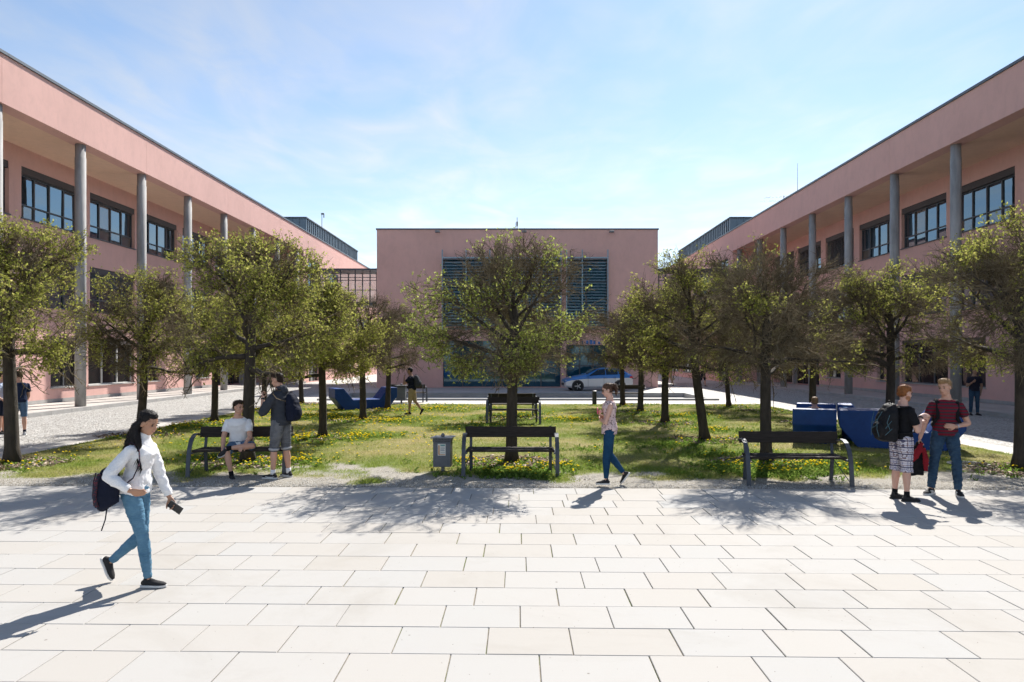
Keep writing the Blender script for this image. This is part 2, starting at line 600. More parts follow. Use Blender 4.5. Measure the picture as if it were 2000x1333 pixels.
def slab(row_near, row_far, xa, xb, single):
    g, h = random.choice((0.0025, 0.0035, 0.005, 0.006)), random.choice((0.0008, 0.0012, 0.0018))
    xa += g; xb -= g
    ya0, ya1 = row_near + h - SL * xa, row_near + h - SL * xb
    yb0, yb1 = row_far - h - SL * xa, row_far - h - SL * xb
    dz = random.uniform(-0.0015, 0.0015)
    c = ((xa + xb) / 2, (row_near + row_far) / 2, 0)
    e = 0.004
    lo = [(xa, ya0), (xb, ya1), (xb, yb1), (xa, yb0)]
    hi = [(xa + e, ya0 + e), (xb - e, ya1 + e), (xb - e, yb1 - e), (xa + e, yb0 - e)]
    if not single:
        rest.add([(x, y, -0.03) for x, y in lo] + [(x, y, dz) for x, y in hi],
                 [(4, 5, 6, 7), (0, 1, 5, 4), (1, 2, 6, 5), (2, 3, 7, 6), (3, 0, 4, 7)])
        return
    mb = MB()
    mb.add([(x - c[0], y - c[1], -0.03) for x, y in lo] + [(x - c[0], y - c[1], dz - 0.004) for x, y in lo] + [(x - c[0], y - c[1], dz) for x, y in hi],
           [(8, 9, 10, 11)] + [(i, (i + 1) % 4, (i + 1) % 4 + 4, i + 4) for i in range(4)] + [(i + 4, (i + 1) % 4 + 4, (i + 1) % 4 + 8, i + 8) for i in range(4)])
    mb.build('slab', SLAB, pave_root, loc=c)


near_rows = [5.10 - 0.5 * k for k in range(1, 18)]
for k, far in enumerate(ROWS):
    near = ROWS[k - 1] if k else 4.60
    if JOINTS[k]:
        xs = [(p - VX) / F * far for p in JOINTS[k]]
    else:
        xs = [-8.6 + random.uniform(0, 0.4)]
        while xs[-1] < 8.6: xs.append(xs[-1] + random.uniform(0.62, 0.84))
    half = 0.74 * far + 0.3
    while xs[-1] < 26: xs.append(xs[-1] + random.uniform(0.64, 0.84))
    while xs[0] > -26: xs.insert(0, xs[0] - random.uniform(0.64, 0.84))
    for a, b in zip(xs[:-1], xs[1:]):
        single = (b > -half and a < half) and n_single < 300
        n_single += single
        slab(near, far, a, b, single)
far = 4.60
for k in range(18):
    near = far - 0.5
    x = -26 + random.uniform(0, 0.6)
    while x < 26:
        x2 = x + random.uniform(0.64, 0.84)
        slab(near, far, x, x2, False)
        x = x2
    far = near
tag(rest.build('outer_slabs', SLAB, pave_root), kind='stuff')

# ---- flagstone border between lawn and cobbles, terrace kerbs and terrace slabs: single pieces that share their mesh
def strip_pieces(root, name, mat, x0, x1, y0, y1, length, z0, z1, gap=0.008, jitter=0.003, bev=0.006):
    mb = MB().box(-abs(x1 - x0) / 2, abs(x1 - x0) / 2, -(length - gap) / 2, (length - gap) / 2, z0 - z1, 0)
    me = mb.mesh(name, mat)
    y = y0
    while y + length <= y1 + 0.01:
        o = obj(name, me, root, ((x0 + x1) / 2, y + length / 2, z1 + random.uniform(-jitter, jitter)))
        o.rotation_euler = (0, 0, random.uniform(-0.002, 0.002))
        y += length


for s in (-1, 1):
    base = MB().add([(s * 10.95, 11.7, -0.002), (s * 11.75, 11.7, -0.002), (s * 11.75, 34.4, -0.002), (s * 10.95, 34.4, -0.002)], [(0, 1, 2, 3)])
    br = tag(base.build('border_path', JOINT), kind='structure')
    strip_pieces(br, 'flagstone', FLAG, s * 10.96, s * 11.72, 12.0, 34.4, 1.12, -0.02, 0.008)
    tb = MB().box(s * 17.60, s * 20.62, 8, 57.2, -0.05, 0.115)
    tr = tag(tb.build('terrace', JOINT), kind='structure')
    strip_pieces(tr, 'kerb_stone', KERB, s * 17.42, s * 17.62, 14.0, 57.2, 1.2, -0.04, 0.150, 0.012)
    for a, b in ((17.63, 18.60), (18.61, 19.58), (19.59, 20.55)):
        strip_pieces(tr, 'terrace_slab', TERR, s * a, s * b, 14.0, 57.2, 1.44, 0.09, 0.142, 0.008)

# far edge of the lawn: paving strip and the raised rim of the sunken stone basin
fb = tag(MB().add([(-10.9, 31.7, 0.0), (10.9, 31.7, 0.0), (10.9, 34.4, 0.0), (-10.9, 34.4, 0.0)], [(0, 1, 2, 3)]).build('far_path', JOINT), kind='structure')
me_f = MB().box(-0.60, 0.60, -0.665, 0.665, -0.02, 0).mesh('flagstone', FLAG)
for i in range(18):
    for j in range(2):
        obj('flagstone', me_f, fb, (-10.3 + i * 1.21, 32.4 + j * 1.34, 0.010 + random.uniform(-0.002, 0.002)))
bs = MB()
bs.add([(-BX, BY0, -0.16), (BX, BY0, -0.16), (BX, BY1, -0.16), (-BX, BY1, -0.16)], [(0, 1, 2, 3)])
basin = tag(bs.build('basin_floor', PLAZA), kind='structure')
w = MB()
w.box(-BX - 0.45, BX + 0.45, BY0 - 0.45, BY0, -0.2, 0.10)
w.build('basin_rim', BASIN_ST, basin, bevel=0.01)
w = MB(); w.box(-BX - 0.45, BX + 0.45, BY1, BY1 + 0.45, -0.2, 0.10); w.build('basin_rim', BASIN_ST, basin, bevel=0.01)
for s in (-1, 1):
    w = MB(); w.box(s * BX, s * (BX + 0.45), BY0 + 0.002, BY1 - 0.002, -0.2, 0.098); w.build('basin_rim', BASIN_ST, basin, bevel=0.01)

# ================================================================== WINGS
XF, XC, XW = 17.6, 17.9, 20.6            # fascia face, column line, recessed wall
ZS, ZT = 10.84, 12.52                    # soffit, top of fascia
BAY, Y0B = 4.63, 28.9


def wall_quads(mb, s, X, y0, y1, z0, z1, openings, depth=0.26):
    ys = sorted({y0, y1, *[o[0] for o in openings], *[o[1] for o in openings]})
    zs = sorted({z0, z1, *[o[2] for o in openings], *[o[3] for o in openings]})
    for i in range(len(ys) - 1):
        for j in range(len(zs) - 1):
            cy, cz = (ys[i] + ys[i + 1]) / 2, (zs[j] + zs[j + 1]) / 2
            if any(o[0] < cy < o[1] and o[2] < cz < o[3] for o in openings): continue
            mb.add([(s * X, ys[i], zs[j]), (s * X, ys[i + 1], zs[j]), (s * X, ys[i + 1], zs[j + 1]), (s * X, ys[i], zs[j + 1])], [(0, 1, 2, 3)])
    for a, b, c, d in openings:
        X2 = X + depth
        for q in (((a, c), (b, c)), ((a, d), (b, d)), ((a, c), (a, d)), ((b, c), (b, d))):
            (ya, za), (yb, zb) = q
            mb.add([(s * X, ya, za), (s * X, yb, zb), (s * X2, yb, zb), (s * X2, ya, za)], [(0, 1, 2, 3)])


pane_rng = random.Random(5)


def wing_window(root, s, X, y0, y1, z0, z1, n, transom, mat, head=0.30, blinds=0.0, sill=True, frame=None, depth=0.16):
    """window > pane, sill, blind_box, blind"""
    frame = frame or FRAME
    xa, xb = s * (X + depth), s * (X + depth + 0.075)
    zt = z1 - head
    fr = MB()
    fw = 0.055
    fr.box(xa, xb, y0, y0 + fw, z0, zt); fr.box(xa, xb, y1 - fw, y1, z0, zt)
    fr.box(xa, xb, y0 + fw, y1 - fw, z0, z0 + fw); fr.box(xa, xb, y0 + fw, y1 - fw, zt - fw, zt)
    w = (y1 - y0 - fw) / n
    for k in range(1, n):
        fr.box(xa - s * 0.006, xb, y0 + k * w, y0 + k * w + fw + 0.02, z0 + fw, zt - fw)
    zm = z0 + (zt - z0) * transom if transom else None
    if zm: fr.box(xa - s * 0.003, xb, y0 + fw, y1 - fw, zm - 0.03, zm + 0.03)
    win = fr.build('window', frame, root)
    for k in range(n):
        ya, yb = y0 + k * w + fw, y0 + (k + 1) * w
        for za, zb in (((z0 + fw, zm - 0.03), (zm + 0.03, zt - fw)) if zm else ((z0 + fw, zt - fw),)):
            g = 0.002
            p = MB()
            t = random.uniform(-0.006, 0.006); u = random.uniform(-0.006, 0.006)     # panes never sit perfectly true
            xg = s * (X + depth + 0.045)
            p.add([(xg - t - u, ya - g, za - g), (xg + t - u, yb + g, za - g), (xg + t + u, yb + g, zb + g), (xg - t + u, ya - g, zb + g)], [(0, 1, 2, 3)])
            p.build('pane', GLASS_SHADE if (mat is GLASS and pane_rng.random() < 0.24) else mat, win)
    if head > 0:
        MB().box(s * (X + 0.03), s * (X + depth + 0.07), y0 + 0.01, y1 - 0.01, zt + 0.002, z1 - 0.004).build('blind_box', BLINDBOX, win)
    if sill:
        MB().box(s * (X - 0.06), s * (X + depth - 0.004), y0 - 0.05, y1 + 0.05, z0 - 0.045, z0 + 0.006).build('sill', SILL if z0 < 2 else FRAME, win)
    if blinds > 0:
        zb = zt - (zt - z0) * blinds
        n_s = int((zt - zb) / 0.075)
        for k in range(n_s):
            z = zt - 0.02 - k * 0.075
            MB().add([(s * (X + 0.05), y0 + 0.03, z - 0.03), (s * (X + 0.05), y1 - 0.03, z - 0.03), (s * (X + 0.115), y1 - 0.03, z + 0.03), (s * (X + 0.115), y0 + 0.03, z + 0.03)],
                     [(0, 1, 2, 3)]).build('blind_slat', BLIND, win)
    return win


def wing(s):
    side = 'left' if s < 0 else 'right'
    root = empty('wing_building', (s * XF, 57.2, 0), 0,
                 'long pink three storey wing with columned arcade, sunlit, along left edge' if s < 0 else 'long pink three storey wing with columned arcade, shaded, along right edge',
                 'building', 'pink wings flanking the court')
    inv = Matrix.Translation((-s * XF, -57.2, 0))

    # ---- recessed wall behind the columns
    top = [(Y0B + BAY * k, Y0B + BAY * k + 3.92) for k in range(-3, 6)]
    ops = [(a, b, 7.95, 10.10) for a, b in top] + [(a, b, 4.35, 6.52) for a, b in top]
    gf = [(Y0B - 2 * BAY, Y0B - 2 * BAY + 3.92), (Y0B - BAY, Y0B - BAY + 3.92), (30.7, 32.9), (33.4, 37.4), (38.1, 40.0), (44.5, 46.5)]
    ops += [(a, b, 0.80, 3.05) for a, b in gf]
    ent = (47.7, 56.2, 0.16, 3.15)
    ops.append(ent)
    mb = MB()
    wall_quads(mb, s, XW, 8, 57.2, 0.10, ZS + 0.06, ops)
    mb.add([(s * XF, 57.2, 0.0), (s * (XW + 0.02), 57.2, 0.0), (s * (XW + 0.02), 57.2, ZS + 0.03), (s * XF, 57.2, ZS + 0.03)], [(0, 1, 2, 3)])
    # flush wall further on
    ops2 = [(58.4, 61.8, 7.3, 10.45), (58.6, 61.6, 0.06, 2.75), (64.5, 68.2, 4.4, 6.5), (64.5, 68.2, 7.95, 10.1), (70.0, 75.0, 0.55, 3.0), (76.4, 82.5, 0.55, 3.0),
            (70.0, 75.0, 4.4, 6.5), (76.4, 82.5, 4.4, 6.5)]
    wall_quads(mb, s, XF, 57.2, 112, 0.0, ZT, ops2)
    # remaining sides so that the wing is a closed volume
    mb.add([(s * XF, 112, 0), (s * 33, 112, 0), (s * 33, 112, ZT), (s * XF, 112, ZT)], [(0, 1, 2, 3)])
    mb.add([(s * 33, 8, 0), (s * 33, 112, 0), (s * 33, 112, ZT), (s * 33, 8, ZT)], [(0, 1, 2, 3)])
    mb.add([(s * XW, 8, 0), (s * 33, 8, 0), (s * 33, 8, ZT), (s * XW, 8, ZT)], [(0, 1, 2, 3)])
    ow = mb.build('wall', PINK, root)
    # grey plinth along the foot of the wall
    pl = MB()
    for a, b in ((8, 47.68), (56.22, 57.18)):
        pl.box(s * (XW - 0.018), s * (XW + 0.1), a, b, 0.142, 0.30)
    pl.build('plinth', KERB, root)

    # ---- fascia panels with a fine joint every two bays, soffit, roof, coping
    yj = [8.0, 14.5, 23.76, 33.02, 42.28, 51.54, 57.196]
    for a, b in zip(yj[:-1], yj[1:]):
        MB().box(s * XF, s * (XF + 0.62), a + 0.006, b - 0.006, ZS, ZT).build('fascia_panel', PINK, root)
    MB().box(s * (XF + 0.622), s * (XW + 0.3), 8, 57.19, ZS + 0.02, ZS + 0.1).build('soffit', PINK_SOFFIT, root)
    roof = MB().box(s * (XF + 0.3), s * 33, 8.2, 111.8, ZT - 0.3, ZT - 0.1).build('roof', COPING, root)
    for a in range(8, 112, 4):
        MB().box(s * (XF - 0.06), s * (XF + 0.5), a + 0.004, a + 3.996, ZT + 0.002, ZT + 0.105).build('coping', COPING, roof)

    # ---- round concrete columns
    cm = MB().tube([(0, 0, 0.145), (0, 0, ZS - 0.55), (0, 0, ZS - 0.548), (0, 0, ZS + 0.01)], [0.205, 0.205, 0.192, 0.192], 24).mesh('column', CONC, True)
    for k in range(-3, 7):
        obj('column', cm, root, (s * XC, 28.5 + BAY * k, 0))

    # ---- windows
    for k, (a, b) in enumerate(top):
        bl = 0.0
        if s > 0 and k == 6: bl = 0.97
        if s > 0 and k == 7: bl = 0.45
        wing_window(root, s, XW, a, b, 7.95, 10.10, 4, 0.32, GLASS, blinds=bl)
        wing_window(root, s, XW, a, b, 4.35, 6.52, 4, 0.32, GLASS, blinds=0.35 if (k + (s > 0)) % 3 == 1 else 0)
    for k, (a, b) in enumerate(gf):
        wing_window(root, s, XW, a, b, 0.80, 3.05, max(1, round((b - a) / 1.15)), 0, GLASS_DARK, head=0.2,
                    frame=WHITEFR if (s < 0 and k == 3) else None)
    wing_window(root, s, XF, *ops2[0], 2, 0.62, GLASS, head=0.0)
    wing_window(root, s, XF, *ops2[2], 3, 0.32, GLASS); wing_window(root, s, XF, *ops2[3], 3, 0.32, GLASS)
    for o in ops2[4:]: wing_window(root, s, XF, *o, 4, 0, GLASS_DARK if o[2] < 2 else GLASS)
    # ---- glazed doors
    def doors(X, y0, y1, z0, z1, n):
        d = MB()
        for k in range(n + 1):
            y = y0 + (y1 - y0) * k / n
            d.box(s * X, s * (X + 0.08), y - 0.04, y + 0.04, z0, z1)
        d.box(s * X, s * (X + 0.08), y0, y1, z1 - 0.08, z1); d.box(s * X, s * (X + 0.08), y0, y1, z0 + 2.1, z0 + 2.18)
        door = d.build('door', FRAME, root)
        for k in range(n):
            a, b = y0 + (y1 - y0) * k / n, y0 + (y1 - y0) * (k + 1) / n
            MB().add([(s * (X + 0.05), a, z0), (s * (X + 0.05), b, z0), (s * (X + 0.05), b, z1), (s * (X + 0.05), a, z1)], [(0, 1, 2, 3)]).build('pane', GLASS_DARK, door)
            MB().bar((s * (X - 0.05), b - 0.12, z0 + 0.7), (s * (X - 0.05), b - 0.12, z0 + 1.4), 0.03, 0.03).build('handle', GALV, door)
    doors(XW + 0.9, ent[0], ent[1], ent[2], ent[3], 7)
    e = MB()
    for ya in (ent[0], ent[1]): e.add([(s * (XW + 0.26), ya, 0.1), (s * (XW + 1.0), ya, 0.1), (s * (XW + 1.0), ya, 3.2), (s * (XW + 0.26), ya, 3.2)], [(0, 1, 2, 3)])
    e.add([(s * (XW + 0.26), ent[0], 3.15), (s * (XW + 1.0), ent[0], 3.15), (s * (XW + 1.0), ent[1], 3.15), (s * (XW + 0.26), ent[1], 3.15)], [(0, 1, 2, 3)])
    e.add([(s * (XW + 0.0), ent[0], 0.146), (s * (XW + 1.0), ent[0], 0.146), (s * (XW + 1.0), ent[1], 0.146), (s * (XW + 0.0), ent[1], 0.146)], [(0, 1, 2, 3)])
    e.build('entrance_recess', PINK, root)
    doors(XF + 0.16, 58.6, 61.6, 0.06, 2.75, 3)
    # square piers at the entrance
    for y in (49.2, 52.1):
        MB().box(s * (XW - 0.05), s * (XW + 0.22), y - 0.16, y + 0.16, 0.148, 3.14).build('pier', CONC, root)

    # ---- metal clad plant room on the roof with standing seams
    y0, y1, xr, zr = 62.3, 82.2, 19.0, 14.66
    ph = MB().box(s * xr, s * 28, y0, y1, ZT - 0.1, zr - 0.1).build('plant_room', METALBLUE, root)
    MB().box(s * (xr - 0.12), s * 28.1, y0 - 0.12, y1 + 0.12, zr - 0.098, zr).build('roof_edge', COPING, ph)
    rib = MB().box(-0.03, 0.03, -0.035, 0.035, ZT - 0.1, zr - 0.10).mesh('seam_rib', METALBLUE)
    y = y0 + 0.04
    while y < y1:
        obj('seam_rib', rib, ph, (s * (xr - 0.03), y, 0)); y += 0.60
    x = xr + 0.6
    while x < 28:
        obj('seam_rib', rib, ph, (s * x, y0 - 0.03, 0)).rotation_euler = (0, 0, R(90)); x += 0.6
    for yy in (63.3, 71.4, 72.6, 76.9):
        MB().box(s * (xr - 0.012), s * (xr + 0.05), yy + 0.1, yy + 0.75, 13.15, 14.1).build('vent_window', GLASS_DARK, ph)
    # keep every part where it stands
    for ch in list(root.children):
        ch.matrix_parent_inverse = inv
    return root


wing_l = wing(-1)
wing_r = wing(1)

# masts and aerials on the roofs
def roof_mast(name, label, x, y, z, h, build):
    mb = MB(); build(mb)
    return tag(mb.build(name, GALV, None, (x, y, z)), label, 'antenna')


roof_mast('roof_mast', 'thin mast with small instrument on top of left plant room', -19.6, 69.6, 14.655, 2.0,
          lambda mb: (mb.tube([(0, 0, 0), (0, 0, 1.75)], 0.03, 6), mb.box(-0.07, 0.22, -0.06, 0.06, 1.70, 1.86), mb.tube([(0.2, 0, 1.72), (0.2, 0, 1.4)], 0.05, 6)))
roof_mast('roof_mast', 'tall thin whip aerial on the right wing roof', 18.2, 45.4, ZT - 0.1, 2.4,
          lambda mb: mb.tube([(0, 0, 0), (0, 0, 0.5), (0, 0, 2.35)], [0.03, 0.016, 0.009], 6))


def yagi(mb):
    mb.tube([(0, 0, 0), (0, 0, 0.85)], 0.02, 6)
    mb.tube([(-1.3, 0, 0.70), (0.2, 0, 0.80)], 0.012, 5)
    for k in range(6):
        x = -1.25 + 0.26 * k
        mb.tube([(x, -0.35 + 0.03 * k, 0.705 + 0.017 * k), (x, 0.35 - 0.03 * k, 0.705 + 0.017 * k)], 0.007, 4)
    mb.tube([(-1.6, 0, 0.45), (0.1, 0, 0.5)], 0.01, 5)


roof_mast('roof_aerial', 'slender horizontal rod aerial on right wing roof beside the whip', 18.3, 48.0, ZT - 0.1, 1.0, yagi)

# ================================================================== CENTRE HALL
YH = 49.0
HX0, HX1, HZ = (736 - VX) / F * YH, (1285 - VX) / F * YH, 11.10
hall = empty('central_hall', ((HX0 + HX1) / 2, YH, 0), 0, 'plain pink cubic hall with louvred windows closing the court', 'building')
hops = [(-5.29, 2.99, 4.3, 9.02), (3.38, 6.26, 4.3, 9.02), (-5.29, 2.99, 0.05, 3.3), (3.38, 6.26, 0.05, 3.0)]
mb = MB()
xs = sorted({HX0, HX1, *[o[0] for o in hops], *[o[1] for o in hops]})
zs = sorted({0.0, HZ, *[o[2] for o in hops], *[o[3] for o in hops]})
for i in range(len(xs) - 1):
    for j in range(len(zs) - 1):
        cx, cz = (xs[i] + xs[i + 1]) / 2, (zs[j] + zs[j + 1]) / 2
        if any(o[0] < cx < o[1] and o[2] < cz < o[3] for o in hops): continue
        mb.add([(xs[i], YH, zs[j]), (xs[i + 1], YH, zs[j]), (xs[i + 1], YH, zs[j + 1]), (xs[i], YH, zs[j + 1])], [(0, 1, 2, 3)])
for a, b, c, d in hops:
    for (xa, za), (xb, zb) in (((a, c), (b, c)), ((a, d), (b, d)), ((a, c), (a, d)), ((b, c), (b, d))):
        mb.add([(xa, YH, za), (xb, YH, zb), (xb, YH + 0.3, zb), (xa, YH + 0.3, za)], [(0, 1, 2, 3)])
for x in (HX0, HX1):
    mb.add([(x, YH, 0), (x, YH + 17, 0), (x, YH + 17, HZ), (x, YH, HZ)], [(0, 1, 2, 3)])
mb.add([(HX0, YH + 17, 0), (HX1, YH + 17, 0), (HX1, YH + 17, HZ), (HX0, YH + 17, HZ)], [(0, 1, 2, 3)])
mb.add([(HX0, YH, HZ - 0.02), (HX1, YH, HZ - 0.02), (HX1, YH + 17, HZ - 0.02), (HX0, YH + 17, HZ - 0.02)], [(0, 1, 2, 3)])
parts = [mb.build('wall', PINK)]
c = MB()
c.box(HX0 - 0.06, HX1 + 0.06, YH - 0.06, YH + 0.3, HZ + 0.001, HZ + 0.09)
for x in (HX0, HX1): c.box(x - 0.06 if x < 0 else x - 0.2, x + 0.2 if x < 0 else x + 0.06, YH + 0.301, YH + 17, HZ + 0.001, HZ + 0.09)
parts.append(c.build('coping', COPING))
for (a, b, cc_, d), n, nz in ((hops[0], 6, 3), (hops[1], 2, 3), (hops[2], 6, 2), (hops[3], 3, 2)):
    fr = MB()
    for k in range(n + 1):
        x = a + (b - a) * k / n
        fr.box(max(a, x - 0.04), min(b, x + 0.04), YH + 0.16, YH + 0.24, cc_, d)
    for k in range(nz + 1):
        z = cc_ + (d - cc_) * k / nz
        fr.box(a, b, YH + 0.165, YH + 0.235, max(cc_, z - 0.035), min(d, z + 0.035))
    wd = fr.build('window', FRAME)
    for k in range(n):
        for j in range(nz):
            x0, x1 = a + (b - a) * k / n, a + (b - a) * (k + 1) / n
            z0, z1 = cc_ + (d - cc_) * j / nz, cc_ + (d - cc_) * (j + 1) / nz
            t = random.uniform(-0.004, 0.004)
            MB().add([(x0, YH + 0.2 + t, z0), (x1, YH + 0.2 - t, z0), (x1, YH + 0.2 - t, z1), (x0, YH + 0.2 + t, z1)], [(0, 1, 2, 3)]).build('pane', GLASS_TEAL, wd)
    parts.append(wd)
# louvres standing proud of the upper windows
for (a, b, cc_, d), n in ((hops[0], 5), (hops[1], 3)):
    posts = [a + (b - a) * k / n for k in range(n + 1)]
    if n == 3: posts = [a, a + (b - a) * 0.38, b]
    fr = MB()
    for x in posts:
        fr.box(x - 0.035, x + 0.035, YH - 0.42, YH - 0.34, cc_ - 0.3, d + 0.62)
        fr.bar((x, YH, d + 0.60), (x, YH - 0.38, d + 0.45), 0.03, 0.03)
    fr.box(posts[0] - 0.03, posts[-1] + 0.03, YH - 0.43, YH - 0.33, d + 0.02, d + 0.10)
    lf = fr.build('louvre_frame', LOUVRE)
    for x0, x1 in zip(posts[:-1], posts[1:]):
        me = MB().prism([(-(x1 - x0) / 2 + 0.04, -0.006), ((x1 - x0) / 2 - 0.04, -0.006), ((x1 - x0) / 2 - 0.04, 0.006), (-(x1 - x0) / 2 + 0.04, 0.006)], -0.085, 0.085).mesh('louvre', LOUVRE)
        z = d - 0.02
        while z > cc_ - 0.25:
            o = obj('louvre', me, lf, ((x0 + x1) / 2, YH - 0.30, z)); o.rotation_euler = (R(28), 0, 0)
            z -= 0.212
    parts.append(lf)
for px in (856, 1024, 1193):
    x = (px - VX) / F * YH
    l = MB(); l.bar((x, YH, HZ - 0.1), (x, YH - 0.35, HZ - 0.12), 0.05, 0.05); l.box(x - 0.16, x + 0.16, YH - 0.55, YH - 0.25, HZ - 0.27, HZ - 0.13)
    parts.append(l.build('floodlight', GALV, bevel=0.02))
SIGNBLUE = M('sign_blue', (0.02, 0.16, 0.50), 0.5, 0.0)
for x, w_, h_ in ((4.46, 0.10, 0.22), (4.78, 0.16, 0.26), (5.02, 0.20, 0.30), (5.27, 0.16, 0.24), (5.62, 0.14, 0.18)):
    parts.append(MB().box(x, x + w_, YH - 0.05, YH - 0.02, 3.05, 3.05 + h_).build('sign_letter', SIGNBLUE))
for p_ in parts:
    p_.parent = hall
    p_.matrix_parent_inverse = Matrix.Translation(-Vector(hall.location))
roof_mast('roof_mast', 'short mast with insulator above the centre of the hall roof', (1010 - VX) / F * YH, YH + 0.8, HZ - 0.03, 1.0,
          lambda mb: (mb.tube([(0, 0, 0), (0, 0, 1.05)], 0.025, 6), mb.tube([(0, 0, 0.45), (0, 0, 0.75)], 0.06, 8), mb.tube([(-0.1, 0, 0.3), (-0.1, 0, 0.7)], 0.015, 5),
                      mb.bar((-0.12, 0, 0.4), (0.05, 0, 0.4), 0.02, 0.02)))

# ---- glazed bridges from the wings to the hall
CLEAR = bpy.data.materials.new('bridge_glass'); CLEAR.use_nodes = True
nt = CLEAR.node_tree; nt.nodes.clear()
o_ = nt.nodes.new('ShaderNodeOutputMaterial'); tr_ = nt.nodes.new('ShaderNodeBsdfTransparent'); gl_ = nt.nodes.new('ShaderNodeBsdfGlossy')
gl_.inputs['Roughness'].default_value = 0.02
tr_.inputs['Color'].default_value = (0.72, 0.78, 0.8, 1)
mx_ = nt.nodes.new('ShaderNodeMixShader'); fr_ = nt.nodes.new('ShaderNodeFresnel'); fr_.inputs['IOR'].default_value = 1.7
nt.links.new(fr_.outputs[0], mx_.inputs[0]); nt.links.new(tr_.outputs[0], mx_.inputs[1]); nt.links.new(gl_.outputs[0], mx_.inputs[2]); nt.links.new(mx_.outputs[0], o_.inputs[0])
for s, lab in ((-1, 'glazed footbridge between sunlit left wing and hall'), (1, 'glazed footbridge between shaded right wing and hall')):
    xa, xb = (-17.58, HX0 - 0.02) if s < 0 else (HX1 + 0.02, 17.58)
    y0, y1, z0, z1 = 58.9, 61.7, 6.5, 9.62
    br = empty('glass_bridge', ((xa + xb) / 2, y0, 0), 0, lab, 'bridge', 'glazed bridges')
    pp = [MB().box(xa, xb, y0 - 0.1, y1 + 0.1, z1 - 0.14, z1).build('roof_beam', COPING), MB().box(xa, xb, y0 - 0.05, y1 + 0.05, z0, z0 + 0.3).build('floor_beam', COPING)]
    n = 6
    for k in range(n + 1):
        x = xa + 0.05 + (xb - xa - 0.1) * k / n
        for y in (y0, y1):
            pp.append(MB().box(x - 0.045, x + 0.045, y - 0.04, y + 0.04, z0 + 0.302, z1 - 0.142).build('post', FRAME))
    for k, z in enumerate((z0 + 1.3, z1 - 0.75, z1 - 1.0)):
        pp.append(MB().box(xa + 0.1, xb - 0.1, y0 - 0.03, y0 + 0.03, z - 0.025, z + 0.025).build('rail', FRAME))
    for k in range(n):
        x0, x1 = xa + 0.1 + (xb - xa - 0.1) * k / n, xa + (xb - xa - 0.1) * (k + 1) / n
        for y in (y0 + 0.012, y1):
            pp.append(MB().add([(x0, y, z0 + 0.3), (x1, y, z0 + 0.3), (x1, y, z1 - 0.14), (x0, y, z1 - 0.14)], [(0, 1, 2, 3)]).build('pane', CLEAR))
    for p_ in pp:
        p_.parent = br; p_.matrix_parent_inverse = Matrix.Translation(-Vector(br.location))

# ================================================================== TREES
BARK = M('tree_bark', (0.046, 0.036, 0.028), 0.9, 0.45, 9.0, 0.9, 34, stretch=(1.6, 1.6, 0.45), dist=0.03)
TWIG = leaf_mat('tree_twigs', [(0.0, (0.090, 0.072, 0.048)), (0.5, (0.155, 0.125, 0.082)), (1.0, (0.26, 0.215, 0.145))], 0.0, 0.7)
LEAF_A = leaf_mat('spring_leaves', [(0.0, (0.19, 0.22, 0.045)), (0.45, (0.33, 0.35, 0.075)), (0.8, (0.46, 0.45, 0.12)), (1.0, (0.57, 0.53, 0.19))], 0.5, 0.45)
LEAF_B = leaf_mat('young_leaves', [(0.0, (0.17, 0.21, 0.045)), (0.5, (0.32, 0.37, 0.08)), (1.0, (0.54, 0.56, 0.18))], 0.5, 0.45)


def nrm(a):
    return a / np.maximum(np.linalg.norm(a, axis=-1, keepdims=True), 1e-9)


def cones(P0, P1, r0, r1, n=3):
    """n-sided open cones between point arrays, as verts and quads"""
    N = len(P0)
    t = nrm(P1 - P0)
    ref = np.where(np.abs(t[:, 2:3]) < 0.85, np.array([[0, 0, 1.0]]), np.array([[1.0, 0, 0]]))
    a = nrm(np.cross(t, ref)); b = np.cross(t, a)
    V = np.zeros((N, 2 * n, 3))
    for k in range(n):
        c, s = math.cos(2 * math.pi * k / n), math.sin(2 * math.pi * k / n)
        d = a * c + b * s
        V[:, k] = P0 + d * np.asarray(r0).reshape(-1, 1)
        V[:, n + k] = P1 + d * np.asarray(r1).reshape(-1, 1)
    base = (np.arange(N) * 2 * n)[:, None]
    Q = np.concatenate([np.stack([base[:, 0] + k, base[:, 0] + (k + 1) % n, base[:, 0] + n + (k + 1) % n, base[:, 0] + n + k], 1) for k in range(n)])
    return V.reshape(-1, 3), Q


def curve(p, d, length, n, rg, bend, up):
    pts = [p.copy()]
    d = d / np.linalg.norm(d)
    for i in range(n):
        d = d + rg.normal(0, bend, 3) + np.array([0, 0, up])
        d = d / np.linalg.norm(d)
        pts.append(pts[-1] + d * length / n)
    return pts


